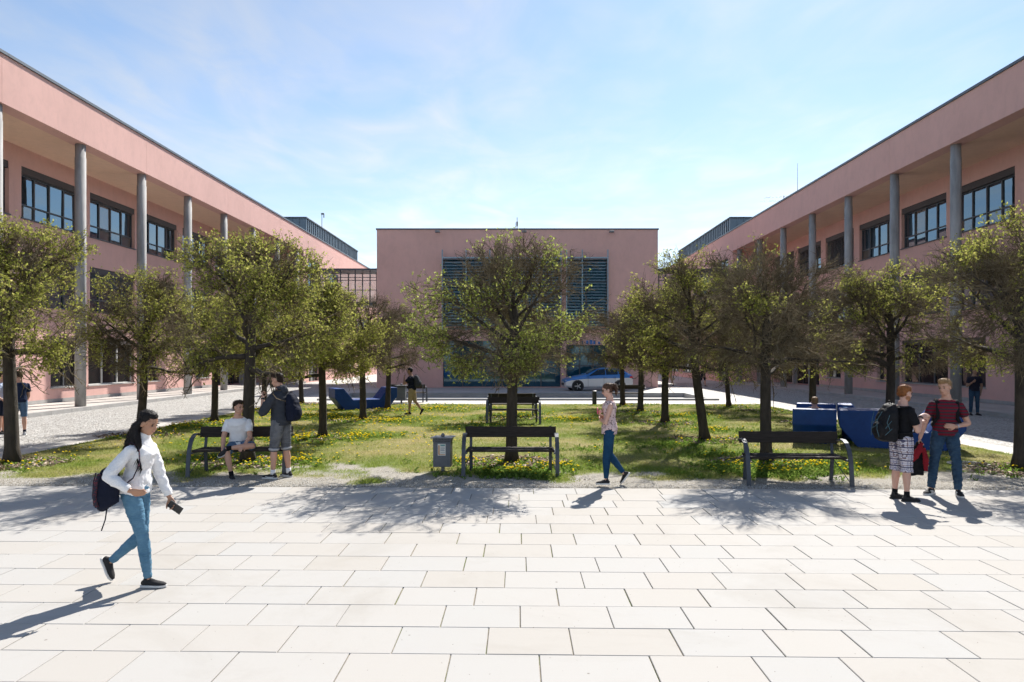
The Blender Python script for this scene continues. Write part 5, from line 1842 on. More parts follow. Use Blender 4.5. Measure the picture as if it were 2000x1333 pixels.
    def shoes(s, mat, sole, sock=None, high=0.0, stripe=None, thick=0.024):
        J, H = s.J, s.H
        k_ = H / 1.75 * (0.92 if s.fem else 1.0)
        for k in 'LR':
            Rf = s.foot_frame(J[k + 'ft'], s.pose.get(k + 'out', 0))
            a = J[k + 'an']
            at = lambda x, y, z: a + Rf @ (Vector((x, y, z)) * k_)
            bz = -0.0805
            m = MB()
            m.tube([at(-0.070, 0, bz + 0.035), at(-0.045, 0, bz + 0.045), at(0.02, 0, bz + 0.046), at(0.09, 0, bz + 0.036), at(0.15, 0, bz + 0.030), at(0.190, 0, bz + 0.026)],
                   [(0.022 * k_, 0.020 * k_), (0.036 * k_, 0.036 * k_), (0.040 * k_, 0.037 * k_), (0.046 * k_, 0.030 * k_), (0.042 * k_, 0.024 * k_), (0.018 * k_, 0.014 * k_)], 14, side=Rf @ Vector((0, 1, 0)))
            capsule(m, at(-0.022, 0, bz + 0.05), at(-0.012, 0, bz + 0.085 + high), 0.036 * k_, 0.035 * k_)
            capsule(m, at(0.0, 0, bz + 0.075), at(0.085, 0, bz + 0.045), 0.026 * k_, 0.026 * k_)
            sh = remesh(m, 0.006 if s.vox < 0.012 else 0.010, 1).build('shoe', mat, s.root, smooth=True)
            out = [(-0.082, 0.0), (-0.074, 0.030), (-0.03, 0.038), (0.04, 0.040), (0.10, 0.050), (0.16, 0.042), (0.198, 0.014), (0.198, -0.014), (0.16, -0.042), (0.10, -0.050), (0.04, -0.040), (-0.03, -0.038), (-0.074, -0.030)]
            lo = [at(x, y, bz) for x, y in out]; hi = [at(x, y, bz + thick) for x, y in out]
            n = len(out)
            MB().add(lo + hi, [tuple(range(n - 1, -1, -1)), tuple(range(n, 2 * n))] + [(i, (i + 1) % n, (i + 1) % n + n, i + n) for i in range(n)]).build('sole', sole, sh)
            if stripe:
                for sd in (-1, 1):
                    for pts in stripe:
                        mb = MB()
                        mb.tube([at(x, sd * (y + 0.004), bz + z) for x, y, z in pts], 0.0055 * k_, 5)
                        mb.build('stripe', sole, sh)
            if sock:
                c = J[k + 'kn'] - a
                c = c.normalized()
                MB().tube([a - c * 0.01, a + c * 0.075 * k_], [0.0235 * H, 0.0235 * H], 14).build('sock', sock, s.root, smooth=True)

    def hair(s, mat, style='short', curlz=0.006):
        H = s.H; k = H / 1.75 * (0.98 if s.fem else 1.03)
        at = lambda x, y, z: s.J['head'] + s.Rh @ (Vector((x, y, z)) * k)
        m = MB()
        e = lambda p, r: m.ell(at(*p), tuple(a * k for a in r), s.Rh, 16, 12)
        if style == 'short':
            e((-0.021, 0, 0.052), (0.099, 0.080, 0.080)); e((-0.048, 0, 0.005), (0.064, 0.074, 0.062)); e((0.018, 0, 0.092), (0.056, 0.056, 0.028))
        elif style == 'quiff':
            e((-0.024, 0, 0.050), (0.096, 0.079, 0.078)); e((-0.050, 0, 0.002), (0.060, 0.072, 0.056)); e((0.030, 0, 0.104), (0.054, 0.056, 0.036)); e((0.060, 0, 0.092), (0.026, 0.048, 0.026))
        elif style == 'tail':
            e((-0.020, 0, 0.042), (0.098, 0.081, 0.085)); e((-0.040, 0, -0.005), (0.062, 0.077, 0.060))
            e((-0.105, 0, 0.070), (0.030, 0.030, 0.030))
            m.tube([at(-0.105, 0, 0.075), at(-0.145, 0, 0.055), at(-0.158, 0, 0.0), at(-0.150, 0, -0.07), at(-0.130, 0, -0.13)], [0.020 * k, 0.034 * k, 0.036 * k, 0.026 * k, 0.010 * k], 10)
        elif style == 'long':
            e((-0.026, 0, 0.044), (0.098, 0.083, 0.084)); e((-0.046, 0, -0.02), (0.066, 0.083, 0.075)); e((-0.010, 0, 0.085), (0.080, 0.066, 0.044))
            J = s.J
            for y0, y1, x1, L, r in ((-0.062, -0.095, -0.045, 0.40, 0.028), (-0.070, -0.115, 0.015, 0.46, 0.024), (-0.04, -0.06, -0.11, 0.36, 0.034), (0.0, 0.0, -0.125, 0.36, 0.036), (0.045, 0.06, -0.105, 0.34, 0.034), (0.066, 0.09, -0.05, 0.30, 0.024), (-0.055, -0.085, -0.085, 0.42, 0.026)):
                b = s.J['head']
                p0 = at(-0.03, y0, 0.02); p1 = at(-0.055 + x1 * 0.3, y0 * 1.15, -0.07)
                p2 = b + Vector((x1 - 0.05, y1, -0.20 * 1)) * k; p3 = b + Vector((x1 - 0.04 - 0.02, y1 * 1.05, -0.20 - (L - 0.2) * 0.55)) * k; p4 = b + Vector((x1 - 0.02, y1 * 1.0, -L)) * k
                m.tube([p0, p1, p2, p3, p4], [r * k, r * 1.25 * k, r * 1.25 * k, r * 0.95 * k, 0.008 * k], 10)
        out = remesh(m, 0.0075 if s.vox < 0.012 else 0.011, 2, curlz, 0.022, 4.2)
        if s.vox < 0.012:
            # loose strands lying over the mass so that the outline is not moulded
            V = np.array(out.v); c = np.array(s.J['head']); rg = np.random.default_rng(int(H * 1000))
            kk = rg.integers(0, len(V), 1500 if style != 'long' else 2600)
            P0 = V[kk]; o = nrm(P0 - c)
            fwd = np.array(s.Rh @ Vector((1, 0, 0))); dn = np.array([0, 0, -1.0])
            fall = (P0[:, 2:3] < c[2] - 0.02) * 1.0 if style == 'long' else np.zeros((len(P0), 1))
            tang = nrm((-0.25 * fwd + 0.5 * dn) * (1 + 2 * fall) + rg.normal(0, 0.45, P0.shape) * (1 - 0.6 * fall))
            L_ = rg.uniform(0.010, 0.026, (len(P0), 1)) * (1 + 2.2 * fall)
            P1 = P0 + (o * (0.42 - 0.36 * fall) + tang * 0.9) * L_
            Vc_, Qc_ = cones(P0 - o * 0.003, P1, np.full(len(P0), 0.0017), np.full(len(P0), 0.0006))
            out.add([tuple(q) for q in Vc_], [tuple(int(i) for i in q) for q in Qc_])
        return out.build('hair', mat, s.root, smooth=True)

    def band(s, k, mat, t=0.9, name='wristwatch', r=None):
        """a strap round the wrist"""
        J, H = s.J, s.H
        p = J[k + 'el'] + (J[k + 'wr'] - J[k + 'el']) * t; d = (J[k + 'wr'] - J[k + 'el']).normalized()
        r = r or 0.0200 * H
        o = MB().tube([p - d * 0.012, p + d * 0.012], r, 14).build(name, mat, None, s.loc, s.phi, center=True)
        return o

    def place(s, mb, name, mat, smooth=True, parent=None):
        """a thing carried by the person, top level, standing where the person holds it"""
        return mb.build(name, mat, parent, s.loc, s.phi, smooth=smooth, center=True)


def backpack(p, mat, trim, label, off=(0, 0), size=(0.15, 0.13, 0.24), drop=0.0, straps='LR', pocket=True, lines=None, group='backpacks'):
    """body, pocket, straps over the shoulders; sits on the wearer's back"""
    H, J = p.H, p.J
    up, lat = p.up, p.lat_s
    fw = lat.cross(up)
    bd = 0.066 * H * p.bld + 0.015
    base = J['pel'] + up * (0.285 * H * 0.55 - drop)
    c = base - fw * (bd + size[1] * 0.8) + lat * off[0]
    w, d, h = size
    Mx = Matrix((fw, lat, up)).transposed()
    root = empty('backpack', p.loc + Matrix.Rotation(p.phi, 3, 'Z') @ c, p.phi, label, 'backpack', group)
    L = lambda x, y, z: Mx @ Vector((x, y, z))       # relative to the bag's centre
    m = MB()
    sect = [(-h, 0.70, 0.62), (-h * 0.9, 0.95, 0.9), (-h * 0.4, 1.0, 1.0), (h * 0.1, 0.97, 0.92), (h * 0.55, 0.88, 0.75), (h * 0.88, 0.66, 0.5), (h, 0.35, 0.3)]
    n = 20
    vs_, fs = [], []
    for z, a, b in sect:
        for q in range(n):
            t = 2 * math.pi * q / n
            ca, sa = math.cos(t), math.sin(t)
            ca, sa = math.copysign(abs(ca) ** 0.6, ca), math.copysign(abs(sa) ** 0.6, sa)
            vs_.append(L(-d * (1 - b) * -0.6 + d * b * sa * (1 if sa < 0 else 0.85), w * a * ca, z))
    for i in range(len(sect) - 1):
        for q in range(n): fs.append((i * n + q, i * n + (q + 1) % n, (i + 1) * n + (q + 1) % n, (i + 1) * n + q))
    fs += [tuple(range(n - 1, -1, -1)), tuple(range((len(sect) - 1) * n, len(sect) * n))]
    m.add(vs_, fs)
    body = remesh(m, 0.012, 2, 0.010, 0.10, 2.0).build('bag_body', mat, root, smooth=True)
    if pocket:
        m = MB(); m.ell(L(-d * 0.82, 0, -h * 0.42), (d * 0.5, w * 0.80, h * 0.46), Mx, 16, 10)
        remesh(m, 0.012, 2, 0.008, 0.08).build('pocket', mat, root, smooth=True)
    inv = -c
    for k in straps:
        sh = J[k + 'sh'] * 0.72 + J['sho'] * 0.28
        out = 0.030 * H
        pts = [c + L(d * 0.5, (w * 0.5 if k == 'L' else -w * 0.5), h * 0.8), sh - fw * 0.05 * H + up * 0.022 * H, sh + up * (out + 0.008), sh + fw * 0.048 * H + up * 0.016 * H,
               sh + fw * (bd * 0.82) - up * 0.055 * H, sh + fw * (bd * 0.94) - up * 0.12 * H, sh + fw * bd * 0.55 - up * 0.185 * H + lat * (0.035 * H if k == 'L' else -0.035 * H),
               c + L(d * 0.55, (w * 0.9 if k == 'L' else -w * 0.9), -h * 0.55)]
        MB().tube([q + inv for q in pts], [(0.026, 0.008)] * len(pts), 8, side=lat).build('strap', trim, root, smooth=True)
    MB().tube([L(d * 0.3, -0.03, h * 0.95), L(d * 0.2, -0.02, h * 1.12), L(d * 0.2, 0.02, h * 1.12), L(d * 0.3, 0.03, h * 0.95)], 0.008, 6).build('carry_handle', trim, root)
    if lines:
        for pts in lines:
            MB().tube([L(x * d, y * w, z * h) for x, y, z in pts], 0.004, 5).build('cord', trim if len(lines) < 3 else lines_mat, root)
    return root, L, (w, d, h)


SKIN, nt, b = nodes_of('skin_light')
b.inputs['Base Color'].default_value = (0.52, 0.29, 0.205, 1); b.inputs['Roughness'].default_value = 0.55
b.inputs['Subsurface Weight'].default_value = 0.08; b.inputs['Subsurface Radius'].default_value = (0.02, 0.008, 0.005)
add_bump(nt, b, noise_node(nt, coords(nt), 120, 3, 0.6), 0.08, 0.004)


def skin(name, col):
    m = SKIN.copy(); m.name = name
    m.node_tree.nodes['Principled BSDF'].inputs['Base Color'].default_value = c4(col)
    return m


SKIN_TAN = skin('skin_tan', (0.40, 0.215, 0.135)); SKIN_PALE = skin('skin_pale', (0.58, 0.34, 0.26)); SKIN_DK = skin('skin_brown', (0.30, 0.165, 0.105))


def cloth(name, col, var=0.12, scale=9, bump=0.35, bscale=28, rough=0.9):
    return M(name, col, rough, var, scale, bump, bscale, spec=0.15, dist=0.012)


WHITE_C = cloth('white_cotton', (0.74, 0.74, 0.76), 0.04); NAVY = cloth('navy_cloth', (0.011, 0.014, 0.028)); BLACK = cloth('black_cloth', (0.010, 0.010, 0.012))
CHAR = cloth('charcoal_jersey', (0.042, 0.046, 0.056)); BEIGE = cloth('beige_cotton', (0.33, 0.25, 0.155)); NAVYTEE = cloth('navy_tee', (0.016, 0.024, 0.055))
RED_C = cloth('red_fabric', (0.21, 0.014, 0.022)); PURPLE = cloth('dark_tee', (0.020, 0.019, 0.030))


def denim(name, col, fade):
    m, nt, b = nodes_of(name)
    v = coords(nt)
    a = noise_node(nt, v, 4.5, 6, 0.6); w_ = noise_node(nt, coords(nt, False, (1, 1, 5)), 14, 5, 0.7); fine = noise_node(nt, v, 240, 2, 0.5)
    c = ramp(nt, a, [(0.30, col), (0.72, fade)])
    c = mixc(nt, ramp_f(nt, w_, 0.5, 0.8, 0, 0.45), c, tint(fade, 1.15))
    c = mixc(nt, ramp_f(nt, fine, 0.4, 0.7, 0, 0.25), c, tint(col, 0.6))
    nt.links.new(c, b.inputs['Base Color']); b.inputs['Roughness'].default_value = 0.9; b.inputs['Specular IOR Level'].default_value = 0.1
    add_bump(nt, b, w_, 0.55, 0.02)
    return m


JEAN_L = denim('light_denim', (0.055, 0.140, 0.235), (0.155, 0.30, 0.42)); JEAN_D = denim('blue_denim', (0.017, 0.038, 0.075), (0.058, 0.108, 0.170))
JEAN_T = denim('teal_denim', (0.008, 0.035, 0.085), (0.020, 0.075, 0.150)); GREYDEN = denim('washed_grey_denim', (0.060, 0.064, 0.076), (0.205, 0.21, 0.225))
BLUESHORT = denim('denim_shorts', (0.050, 0.095, 0.165), (0.13, 0.20, 0.30))
SOLE_W = M('white_rubber_sole', (0.62, 0.61, 0.60), 0.7, 0.08, 12); SOLE_B = M('black_rubber_sole', (0.02, 0.02, 0.02), 0.8, 0.1)
SHOE_B = M('black_canvas', (0.016, 0.015, 0.017), 0.85, 0.2, 20, 0.3, 90); SHOE_G = M('grey_trainer', (0.40, 0.40, 0.42), 0.8, 0.2, 20)


def hair_mat(name, col):
    m = M(name, col, 0.6, 0.35, 30, 0.9, 70, spec=0.22, stretch=(1.0, 1.0, 0.25), dist=0.01)
    return m


H_BLACK = hair_mat('black_hair', (0.010, 0.008, 0.008)); H_BROWN = hair_mat('dark_brown_hair', (0.030, 0.018, 0.012)); H_RED = hair_mat('ginger_hair', (0.27, 0.105, 0.036))
H_BLOND = hair_mat('blond_hair', (0.30, 0.185, 0.090)); H_MID = hair_mat('brown_hair', (0.085, 0.045, 0.028)); H_LB = hair_mat('light_brown_hair', (0.20, 0.115, 0.055))
EYE_D = M('dark_eye', (0.018, 0.013, 0.012), 0.3, 0); LIP = M('lip_skin', (0.33, 0.13, 0.105), 0.5, 0); LIP_P = M('pale_lip', (0.42, 0.19, 0.15), 0.5, 0)
PHONE = M('phone_black', (0.012, 0.012, 0.014), 0.25, 0); PINKP = M('pink_case', (0.75, 0.10, 0.22), 0.5, 0); STRAPM = M('watch_strap', (0.02, 0.02, 0.022), 0.5, 0)


def stripes_mat():
    m, nt, b = nodes_of('red_grey_striped_jersey')
    t = nt.nodes.new('ShaderNodeTexCoord'); sp = nt.nodes.new('ShaderNodeSeparateXYZ'); nt.links.new(t.outputs['Object'], sp.inputs[0])
    w_ = nt.nodes.new('ShaderNodeMath'); w_.operation = 'MULTIPLY'; w_.inputs[1].default_value = 19.0; nt.links.new(sp.outputs['Z'], w_.inputs[0])
    f = nt.nodes.new('ShaderNodeMath'); f.operation = 'FRACT'; nt.links.new(w_.outputs[0], f.inputs[0])
    st = ramp_f(nt, f.outputs[0], 0.52, 0.58, 0, 1)
    m2 = nt.nodes.new('ShaderNodeMath'); m2.operation = 'LESS_THAN'; m2.inputs[1].default_value = 0.96; nt.links.new(f.outputs[0], m2.inputs[0])
    m3 = nt.nodes.new('ShaderNodeMath'); m3.operation = 'MULTIPLY'; m3.use_clamp = True; nt.links.new(st, m3.inputs[0]); nt.links.new(m2.outputs[0], m3.inputs[1])
    c = mixc(nt, m3.outputs[0], (0.150, 0.012, 0.025), (0.036, 0.036, 0.044))
    nt.links.new(c, b.inputs['Base Color']); b.inputs['Roughness'].default_value = 0.9; b.inputs['Specular IOR Level'].default_value = 0.1
    add_bump(nt, b, noise_node(nt, coords(nt), 20, 4, 0.6), 0.3, 0.012)
    return m


def plaid_mat():
    m, nt, b = nodes_of('plaid_cotton')
    t = nt.nodes.new('ShaderNodeTexCoord'); sp = nt.nodes.new('ShaderNodeSeparateXYZ'); nt.links.new(t.outputs['Object'], sp.inputs[0])

    def lines(sock, k, a, wd, off=0.0):
        q = nt.nodes.new('ShaderNodeMath'); q.operation = 'MULTIPLY_ADD'; q.inputs[1].default_value = k; q.inputs[2].default_value = off + 50; nt.links.new(sock, q.inputs[0])
        f = nt.nodes.new('ShaderNodeMath'); f.operation = 'FRACT'; nt.links.new(q.outputs[0], f.inputs[0])
        l = nt.nodes.new('ShaderNodeMath'); l.operation = 'COMPARE'; l.inputs[1].default_value = a; l.inputs[2].default_value = wd; nt.links.new(f.outputs[0], l.inputs[0])
        return l.outputs[0]
    h = nt.nodes.new('ShaderNodeMath'); h.operation = 'ADD'; nt.links.new(sp.outputs['X'], h.inputs[0]); nt.links.new(sp.outputs['Y'], h.inputs[1])
    c = (0.66, 0.62, 0.66)
    c = mixc(nt, 0.0, c, c)
    for sock, k in ((h.outputs[0], 11.0), (sp.outputs['Z'], 10.0)):
        for a, wd, col, fac in ((0.20, 0.11, (0.030, 0.028, 0.085), 0.80), (0.50, 0.05, (0.10, 0.035, 0.030), 0.75), (0.72, 0.035, (0.16, 0.17, 0.30), 0.7), (0.88, 0.025, (0.05, 0.04, 0.05), 0.7)):
            ml = nt.nodes.new('ShaderNodeMath'); ml.operation = 'MULTIPLY'; ml.inputs[1].default_value = fac; nt.links.new(lines(sock, k, a, wd), ml.inputs[0])
            c = mixc(nt, ml.outputs[0], c, col)
    nt.links.new(c, b.inputs['Base Color']); b.inputs['Roughness'].default_value = 0.9; b.inputs['Specular IOR Level'].default_value = 0.1
    add_bump(nt, b, noise_node(nt, coords(nt), 16, 4, 0.6), 0.35, 0.015)
    return m


def dots_mat():
    m, nt, b = nodes_of('spotted_blouse')
    v = coords(nt)
    vo = nt.nodes.new('ShaderNodeTexVoronoi'); vo.inputs['Scale'].default_value = 30.0; vo.inputs['Randomness'].default_value = 0.8; nt.links.new(v, vo.inputs['Vector'])
    c = mixc(nt, ramp_f(nt, vo.outputs['Distance'], 0.26, 0.34, 1, 0), (0.62, 0.47, 0.46), (0.035, 0.02, 0.025))
    nt.links.new(c, b.inputs['Base Color']); b.inputs['Roughness'].default_value = 0.85; b.inputs['Specular IOR Level'].default_value = 0.1
    add_bump(nt, b, noise_node(nt, v, 16, 4, 0.6), 0.3, 0.012)
    return m


def lace_mat():
    m, nt, b = nodes_of('white_lace_blouse')
    v = coords(nt)
    f = noise_node(nt, v, 90, 3, 0.6); g_ = noise_node(nt, coords(nt, False, (1.0, 1.0, 0.45)), 13, 5, 0.6)
    c = ramp(nt, f, [(0.35, (0.70, 0.70, 0.72)), (0.6, (0.80, 0.80, 0.81))])
    nt.links.new(c, b.inputs['Base Color']); b.inputs['Roughness'].default_value = 0.9; b.inputs['Specular IOR Level'].default_value = 0.1
    add_bump(nt, b, g_, 0.5, 0.02)
    return m


DOWN = (0.0, 0, -1)
# ---------------------------------------------------------------- 1 woman in white blouse, walking right
p = Person('woman in white blouse and light jeans walking with phone, nearest the camera', 1.68, (*gp(265, 1143), 0), 0, dict(
    lean=(0.13, 0, 1), twist=-8, head_pitch=24, head_yaw=-4,
    Rarm=((-0.50, -0.42, -0.80), (0.84, 0.05, -0.55), (1, 0.15, -0.25), (0.1, 0.9, 0.3), 0.55), Larm=((0.20, 0.16, -0.95), (0.40, -0.05, -0.90), (0.5, -0.05, -0.85), (-0.3, -0.9, 0.1), 0.7),
    Rleg=((0.26, 0.02, -0.96), (0.12, 0.02, -1), (1, 0, 0.0)), Lleg=((0.05, 0.0, -1), (-0.76, 0.0, -0.66), (0.42, 0, -0.92))), female=True, vox=0.0085)
p.body(SKIN_TAN, 0.88); p.face_parts(EYE_D, H_BLACK, LIP)
p.top(lace_mat(), 1.92, -0.05, 0.010, 'blouse', 0.008, collar=0.004, sleeve_loose=0.011)
p.bottom(JEAN_L, 1.97, 0.001, 'jeans', 0.005, end_loose=0.001)
p.shoes(SHOE_B, SOLE_W, thick=0.022); p.hair(H_BLACK, 'long', 0.004)
d = p.J['Lhd']; w0 = p.J['Lwr'] + d * 0.105 + Vector((0.02, -0.028, 0))
a_ = nv((0.80, 0, -0.55)); n_ = Vector((0, 1, 0)); u_ = a_.cross(n_)
m = MB(); vs_ = [w0 + a_ * i * 0.073 + u_ * j * 0.036 + n_ * k * 0.0045 for i in (-1, 1) for j in (-1, 1) for k in (-1, 1)]
m.add(vs_, [(0, 1, 3, 2), (4, 6, 7, 5), (0, 4, 5, 1), (2, 3, 7, 6), (0, 2, 6, 4), (1, 5, 7, 3)])
tag(p.place(m, 'phone', PHONE, False), 'black phone held by the woman in white blouse', 'phone')
# her bag hangs from the right shoulder behind the hip
J = p.J
bc = Vector((-0.165, -0.20, J['pel'].z + 0.06))
bag = empty('shoulder_bag', p.loc + Matrix.Rotation(p.phi, 3, 'Z') @ bc, p.phi, 'navy backpack hanging from the walking woman\'s right shoulder', 'bag')
m = MB()
rows_ = [(-0.19, 0.070, 0.045, 0.03), (-0.175, 0.100, 0.066, 0.02), (-0.08, 0.118, 0.078, 0.0), (0.05, 0.110, 0.070, 0.015), (0.13, 0.084, 0.050, 0.045), (0.172, 0.048, 0.028, 0.07)]
m.tube([(x, 0, z) for z, a, b, x in rows_], [(a, b) for z, a, b, x in rows_], 20, side=Vector((1, 0, 0)))
remesh(m, 0.010, 2, 0.008, 0.09).build('bag_body', NAVY, bag, smooth=True)
BAGRED, nt, b = nodes_of('bag_patterned_panel')
vo = nt.nodes.new('ShaderNodeTexVoronoi'); vo.inputs['Scale'].default_value = 42; nt.links.new(coords(nt, False, (1.0, 1.0, 2.2)), vo.inputs['Vector'])
nt.links.new(mixc(nt, ramp_f(nt, vo.outputs['Distance'], 0.30, 0.40, 0, 1), (0.15, 0.02, 0.03), (0.016, 0.018, 0.034)), b.inputs['Base Color']); b.inputs['Roughness'].default_value = 0.9
m = MB()
m.tube([(-0.060 + x * 0.8, -0.02 - b * 0.72, z) for z, a, b, x in rows_[1:5]], [(0.016, 0.02)] * 4, 8, side=Vector((1, 0, 0))); m.build('patterned_strip', BAGRED, bag, smooth=True)
m = MB(); m.tube([(-0.118 + x * 0.7, -0.01, z) for z, a, b, x in rows_[1:5]], [0.006] * 4, 6); m.build('piping', BAGRED, bag, smooth=True)
sh = J['Rsh'] * 0.7 + J['sho'] * 0.3
pts = [Vector((-0.08, -0.15, J['pel'].z + 0.20)), sh + Vector((-0.075, -0.02, -0.02)), sh + Vector((-0.01, -0.005, 0.055)), sh + Vector((0.065, -0.02, 0.0)), sh + Vector((0.085, -0.045, -0.14)), sh + Vector((0.045, -0.085, -0.27)), Vector((-0.09, -0.19, J['pel'].z + 0.0))]
MB().tube([q - bc for q in pts], [(0.022, 0.006)] * len(pts), 8, side=Vector((0.5, -1, 0))).build('strap', BAGRED, bag, smooth=True)
MB().tube([(0.02, -0.02, -0.20), (0.005, -0.02, -0.30), (-0.03, -0.02, -0.40)], [(0.011, 0.004)] * 3, 6).build('loose_strap', NAVY, bag)

# ---------------------------------------------------------------- 2 seated man in white t-shirt
p = Person('man in white t-shirt and denim shorts sitting cross legged on bench', 1.76, (-5.20, 12.98, 0), -82, dict(
    lean=(0.16, 0.0, 1), head_yaw=52, head_pitch=4, hip_z=0.565,
    Rarm=((0.30, -0.16, -0.94), (0.55, 0.10, -0.85), (0.75, 0.25, -0.6), (0, 0.4, -1), 0.4), Larm=((0.34, 0.16, -0.92), (0.80, -0.22, -0.50), (0.9, -0.3, -0.35), (0, 0, -1), 0.35),
    Rleg=((0.98, -0.04, -0.16), (0.10, 0.22, -0.96), (0.94, 0.42, 0.0)), Lleg=((0.80, 0.52, 0.06), (0.22, -0.97, -0.06), (0.45, -0.70, -0.50))), vox=0.0095)
p.body(SKIN); p.face_parts(EYE_D, H_BROWN, LIP_P)
p.top(WHITE_C, 0.62, -0.10, 0.011, 't_shirt', 0.007); p.bottom(BLUESHORT, 0.93, 0.012, 'shorts', 0.005, end_loose=0.022)
p.shoes(SHOE_B, SOLE_W, sock=BLACK); p.hair(H_BROWN, 'quiff')
tag(p.band('L', STRAPM), 'dark wristwatch on the seated man in white t-shirt', 'watch')

# ---------------------------------------------------------------- 3 standing man in hoodie, hand at mouth
p = Person('man in charcoal hoodie and grey shorts standing with hand at mouth', 1.87, (*gp(549, 934), 0), 163, dict(
    lean=(0.05, 0, 1), head_pitch=14, head_yaw=4,
    Larm=((0.46, 0.30, -0.84), (0.24, -0.32, 0.92), (0.45, -0.45, 0.75), (-0.8, -0.6, 0.1), 1.0), Rarm=((0.20, -0.14, -1), (0.55, 0.1, -0.8), (0.5, 0.2, -0.8), None, 0.5),
    Lleg=((0.14, 0.05, -1), (0.03, 0.03, -1), (1, 0.10, 0)), Rleg=((-0.06, -0.04, -1), (-0.10, -0.03, -1), (1, -0.20, 0))), vox=0.0095)
p.body(SKIN); p.face_parts(EYE_D, H_BROWN, LIP_P)
p.top(CHAR, 1.12, -0.16, 0.026, 'hoodie', 0.010, collar=0.02)
m = MB(); q = p.J['neck'] - p.fwd * 0.055
m.ell(q - p.up * 0.005, (0.085, 0.105, 0.050)); m.ell(q - p.fwd * 0.045 - p.up * 0.055, (0.055, 0.085, 0.075))
remesh(m, 0.010, 2, 0.010, 0.06).build('hood', CHAR, p.root, smooth=True)
p.bottom(GREYDEN, 1.02, 0.022, 'shorts', 0.006, end_loose=0.030)
CUFF = cloth('pale_cuff', (0.36, 0.36, 0.38), 0.08)
for k in 'LR':
    a, b2 = p.J[k + 'kn'], p.J[k + 'hip']
    dn = (p.J[k + 'an'] - p.J[k + 'kn']).normalized()
    MB().tube([a + dn * -0.006, a + dn * 0.030], [0.0345 * 1.88 + 0.028, 0.0345 * 1.88 + 0.027], 18).build('cuff', CUFF, p.root, smooth=True)
swoosh = [[(-0.045, 0.034, 0.040), (0.0, 0.040, 0.034), (0.06, 0.043, 0.034), (0.115, 0.040, 0.042)], [(-0.02, 0.038, 0.030), (0.04, 0.044, 0.028), (0.09, 0.044, 0.036)]]
p.shoes(SHOE_B, SOLE_W, sock=WHITE_C, stripe=swoosh); p.hair(H_BROWN, 'quiff')
tag(p.band('L', STRAPM), 'black wristwatch on the man in charcoal hoodie', 'watch')
backpack(p, NAVY, NAVY, 'dark navy backpack slung on the man in charcoal hoodie', off=(-0.05, 0), size=(0.145, 0.11, 0.25), drop=0.06, straps='R')

# ---------------------------------------------------------------- 4 woman in spotted top walking left
p = Person('woman with ponytail in spotted sleeveless top and blue jeans walking left', 1.69, (*gp(1190, 949), 0), 178, dict(
    lean=(-0.02, 0, 1), head_pitch=16, head_yaw=6,
    Larm=((0.30, 0.14, -0.94), (0.30, -0.94, 0.12), (0.05, -0.98, 0.10), (-0.9, 0, 0.3), 0.6), Rarm=((0.18, -0.10, -0.96), (0.48, 0.70, 0.52), (0.1, 0.8, 0.5), (-0.9, 0.1, 0.2), 0.7),
    Lleg=((0.13, 0.0, -1), (0.02, 0.0, -1), (1, 0, 0)), Rleg=((-0.02, 0.0, -1), (-0.62, 0.0, -0.80), (0.62, 0, -0.80))), female=True, vox=0.0095)
p.body(SKIN_PALE, 0.9); p.face_parts(EYE_D, H_MID, LIP)
p.top(dots_mat(), 0.0, -0.18, 0.010, 'sleeveless_top', 0.006, flare=0.004); p.bottom(JEAN_T, 1.93, 0.009, 'jeans', 0.003, end_loose=0.004)
p.shoes(SHOE_B, SOLE_W, thick=0.026); p.hair(H_MID, 'tail', 0.004)
q = p.J['Rwr'] + p.J['Rhd'] * 0.08 + Vector((0.03, 0.0, 0.02))
tag(p.place(MB().box(q.x - 0.006, q.x + 0.006, q.y - 0.035, q.y + 0.035, q.z - 0.05, q.z + 0.05), 'phone', PINKP, False), 'bright pink phone held by the woman in spotted top', 'phone')
GLS = MB(); hk = p.H / 1.75
at_ = lambda x, y, z: p.J['head'] + p.Rh @ (Vector((x, y, z)) * hk)
for sd in (-1, 1):
    GLS.tube([at_(0.092, sd * 0.012, 0.022), at_(0.092, sd * 0.055, 0.022), at_(0.090, sd * 0.055, -0.016), at_(0.092, sd * 0.012, -0.016), at_(0.092, sd * 0.012, 0.022)], 0.0025, 5)
    GLS.tube([at_(0.090, sd * 0.055, 0.016), at_(0.0, sd * 0.082, 0.010)], 0.0025, 5)
tag(p.place(GLS, 'glasses', STRAPM), 'thin framed glasses on the woman with ponytail', 'glasses')

# ---------------------------------------------------------------- 5 red haired man seen half from behind
p = Person('red haired man in black shirt and plaid shorts pointing', 1.72, (*gp(1760, 977), 0), 6, dict(
    lean=(0.06, 0, 1), head_yaw=4, head_pitch=8,
    Rarm=((0.30, -0.12, -0.93), (0.45, 0.35, 0.82), (0.95, 0.05, 0.25), (0.0, 0.6, -0.7), 0.30), Larm=((0.40, 0.10, -0.88), (0.75, -0.40, 0.30), (0.8, -0.5, 0.2), (-0.3, -0.3, 0.6), 0.6),
    Rleg=((0.03, -0.05, -1), (0.0, -0.02, -1), (1, -0.15, 0)), Lleg=((-0.02, 0.05, -1), (-0.04, 0.02, -1), (1, 0.15, 0))), vox=0.0095, build=1.02)
p.body(SKIN_PALE); p.face_parts(EYE_D, H_RED, LIP_P, beard=hair_mat('ginger_stubble', (0.36, 0.165, 0.085)))
p.top(BLACK, 0.68, -0.10, 0.016, 't_shirt', 0.007, sleeve_loose=0.014); p.bottom(plaid_mat(), 1.14, 0.026, 'shorts', 0.008, end_loose=0.042)
p.shoes(SHOE_B, SOLE_B, sock=BLACK, high=0.012); p.hair(H_RED, 'short', 0.005)
